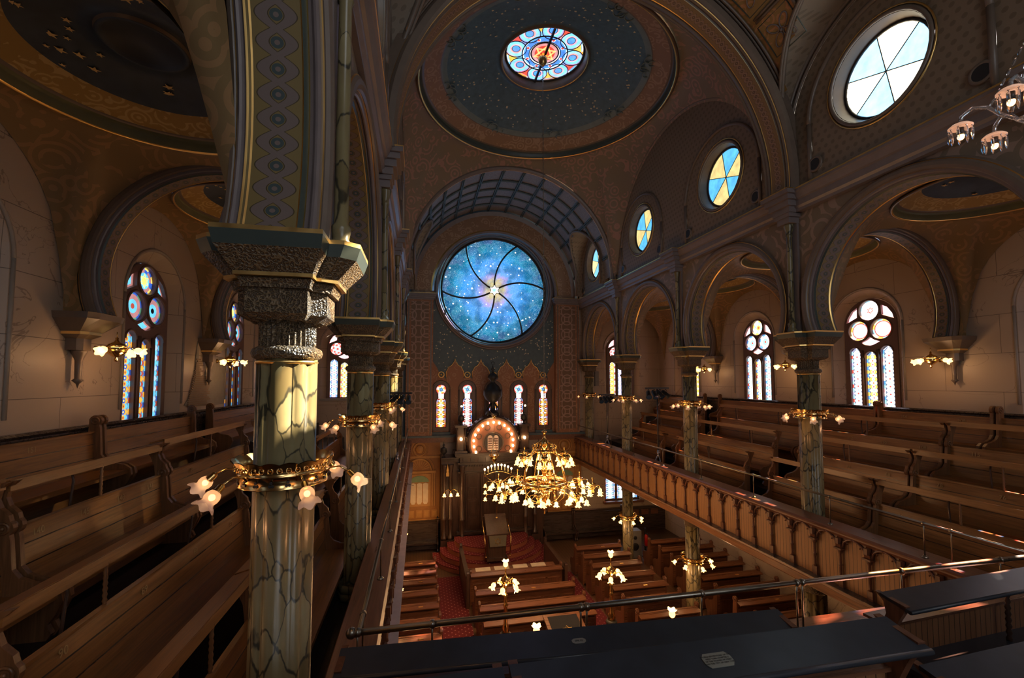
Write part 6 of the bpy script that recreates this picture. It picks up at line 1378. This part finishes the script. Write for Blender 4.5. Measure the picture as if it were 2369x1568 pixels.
# ================================================================ point lights at the fixtures, and a few where no fixture is modelled
def pt(p, e, c, r=.05):
    d = bpy.data.lights.new('lamp_light','POINT'); d.energy = e; d.color = c; d.shadow_soft_size = r; o = bpy.data.objects.new('lamp_light', d); COL.objects.link(o); o.location = p; return o
WARM = (1.0,.55,.26)
for k in range(8): a = 2*pi*k/8+.39; pt((3.43+1.32*cos(a), 11.9+1.32*sin(a), -3.22), 13*LK, WARM)
for k in range(6): a = 2*pi*k/6+.25; pt((3.43+.66*cos(a), 11.9+.66*sin(a), -2.42), 9*LK, WARM)
for s, X in ((-1,XL),(1,XR)):
    for y in YS[1:5]:
        if s > 0 and y == YS[1]: continue
        for q in (-1,1): pt((X+.55*q, y-.15, -.86), 1.5*LK, (1,.45,.18), .03)
for y in YS[2:5]:
    for q in (-1,1): pt((XR+.55*q, y-.2, -5.45), 6*LK, WARM, .03); pt((XL+.55, y-.2, -5.45), 5*LK, WARM, .03)
for s in (-1,1):
    for y in YS[1:5]: pt(((WR if s>0 else WL)-s*.62, y+.22, .30), 3.5*LK, WARM, .04)
for x,y in ((2.10,10.74),(4.86,10.74),(2.1,7.84),(4.8,7.84)): pt((x,y-.2,-5.08), 8*LK, WARM); pt((x,y,-4.25), 3*LK, WARM)
pt((1.33,18.7,-4.9), 7*LK, WARM); pt((3.03,18.0,-3.55), 4*LK, WARM); pt((2.98,16.45,-3.4), 6*LK, WARM); pt((.05,18.9,-5.6), 16*LK, (1,.5,.16)); pt((6.6,18.9,-5.4), 3*LK, (1,.5,.2)); pt((3.2,18.8,-2.1), 5*LK, WARM); pt((3.2,18.8,-3.0), 4*LK, WARM)
pt((8.9,16.6,-4.1), 12*LK, WARM); pt((10.2,12,-4.15), 14*LK, WARM); pt((4.3,2.3,1.7), 1.5*LK, (1,.6,.4))  # first two points under the right balcony have no modelled fixture

# west front windows behind the camera: the big round window and the gallery windows that light the hall from the back
west = glass('west_window_glass', (.90,.94,1.0), WEST, (.2,.3,.4), False)
NW[0] += 1; root = bpy.data.objects.new('window_%d' % NW[0], None); COL.objects.link(root); root['kind'] = 'structure'
mb = MB(); mb.poly([(h,YB+.03,z) for h,z in circ(XC,5.0,2.3,48)]); mb.build('pane', west, root)
mb = MB(); mb.tube([(h,YB+.03,z) for h,z in circ(XC,5.0,2.35,48)], .1, 8, 0, closed=True); mb.build('window_frame', M['frame'], root)
for x in (.6, 3.48, 6.4):
    NW[0] += 1; root = bpy.data.objects.new('window_%d' % NW[0], None); COL.objects.link(root); root['kind'] = 'structure'
    mb = MB(); mb.poly([(h,YB+.03,z) for h,z in arched(x,-1.0,1.6,.6)]); mb.build('pane', west, root)
    mb = MB(); mb.tube([(h,YB+.03,z) for h,z in arched(x,-1.0,1.6,.62)], .06, 8, 0, closed=True); mb.build('window_frame', M['frame'], root)
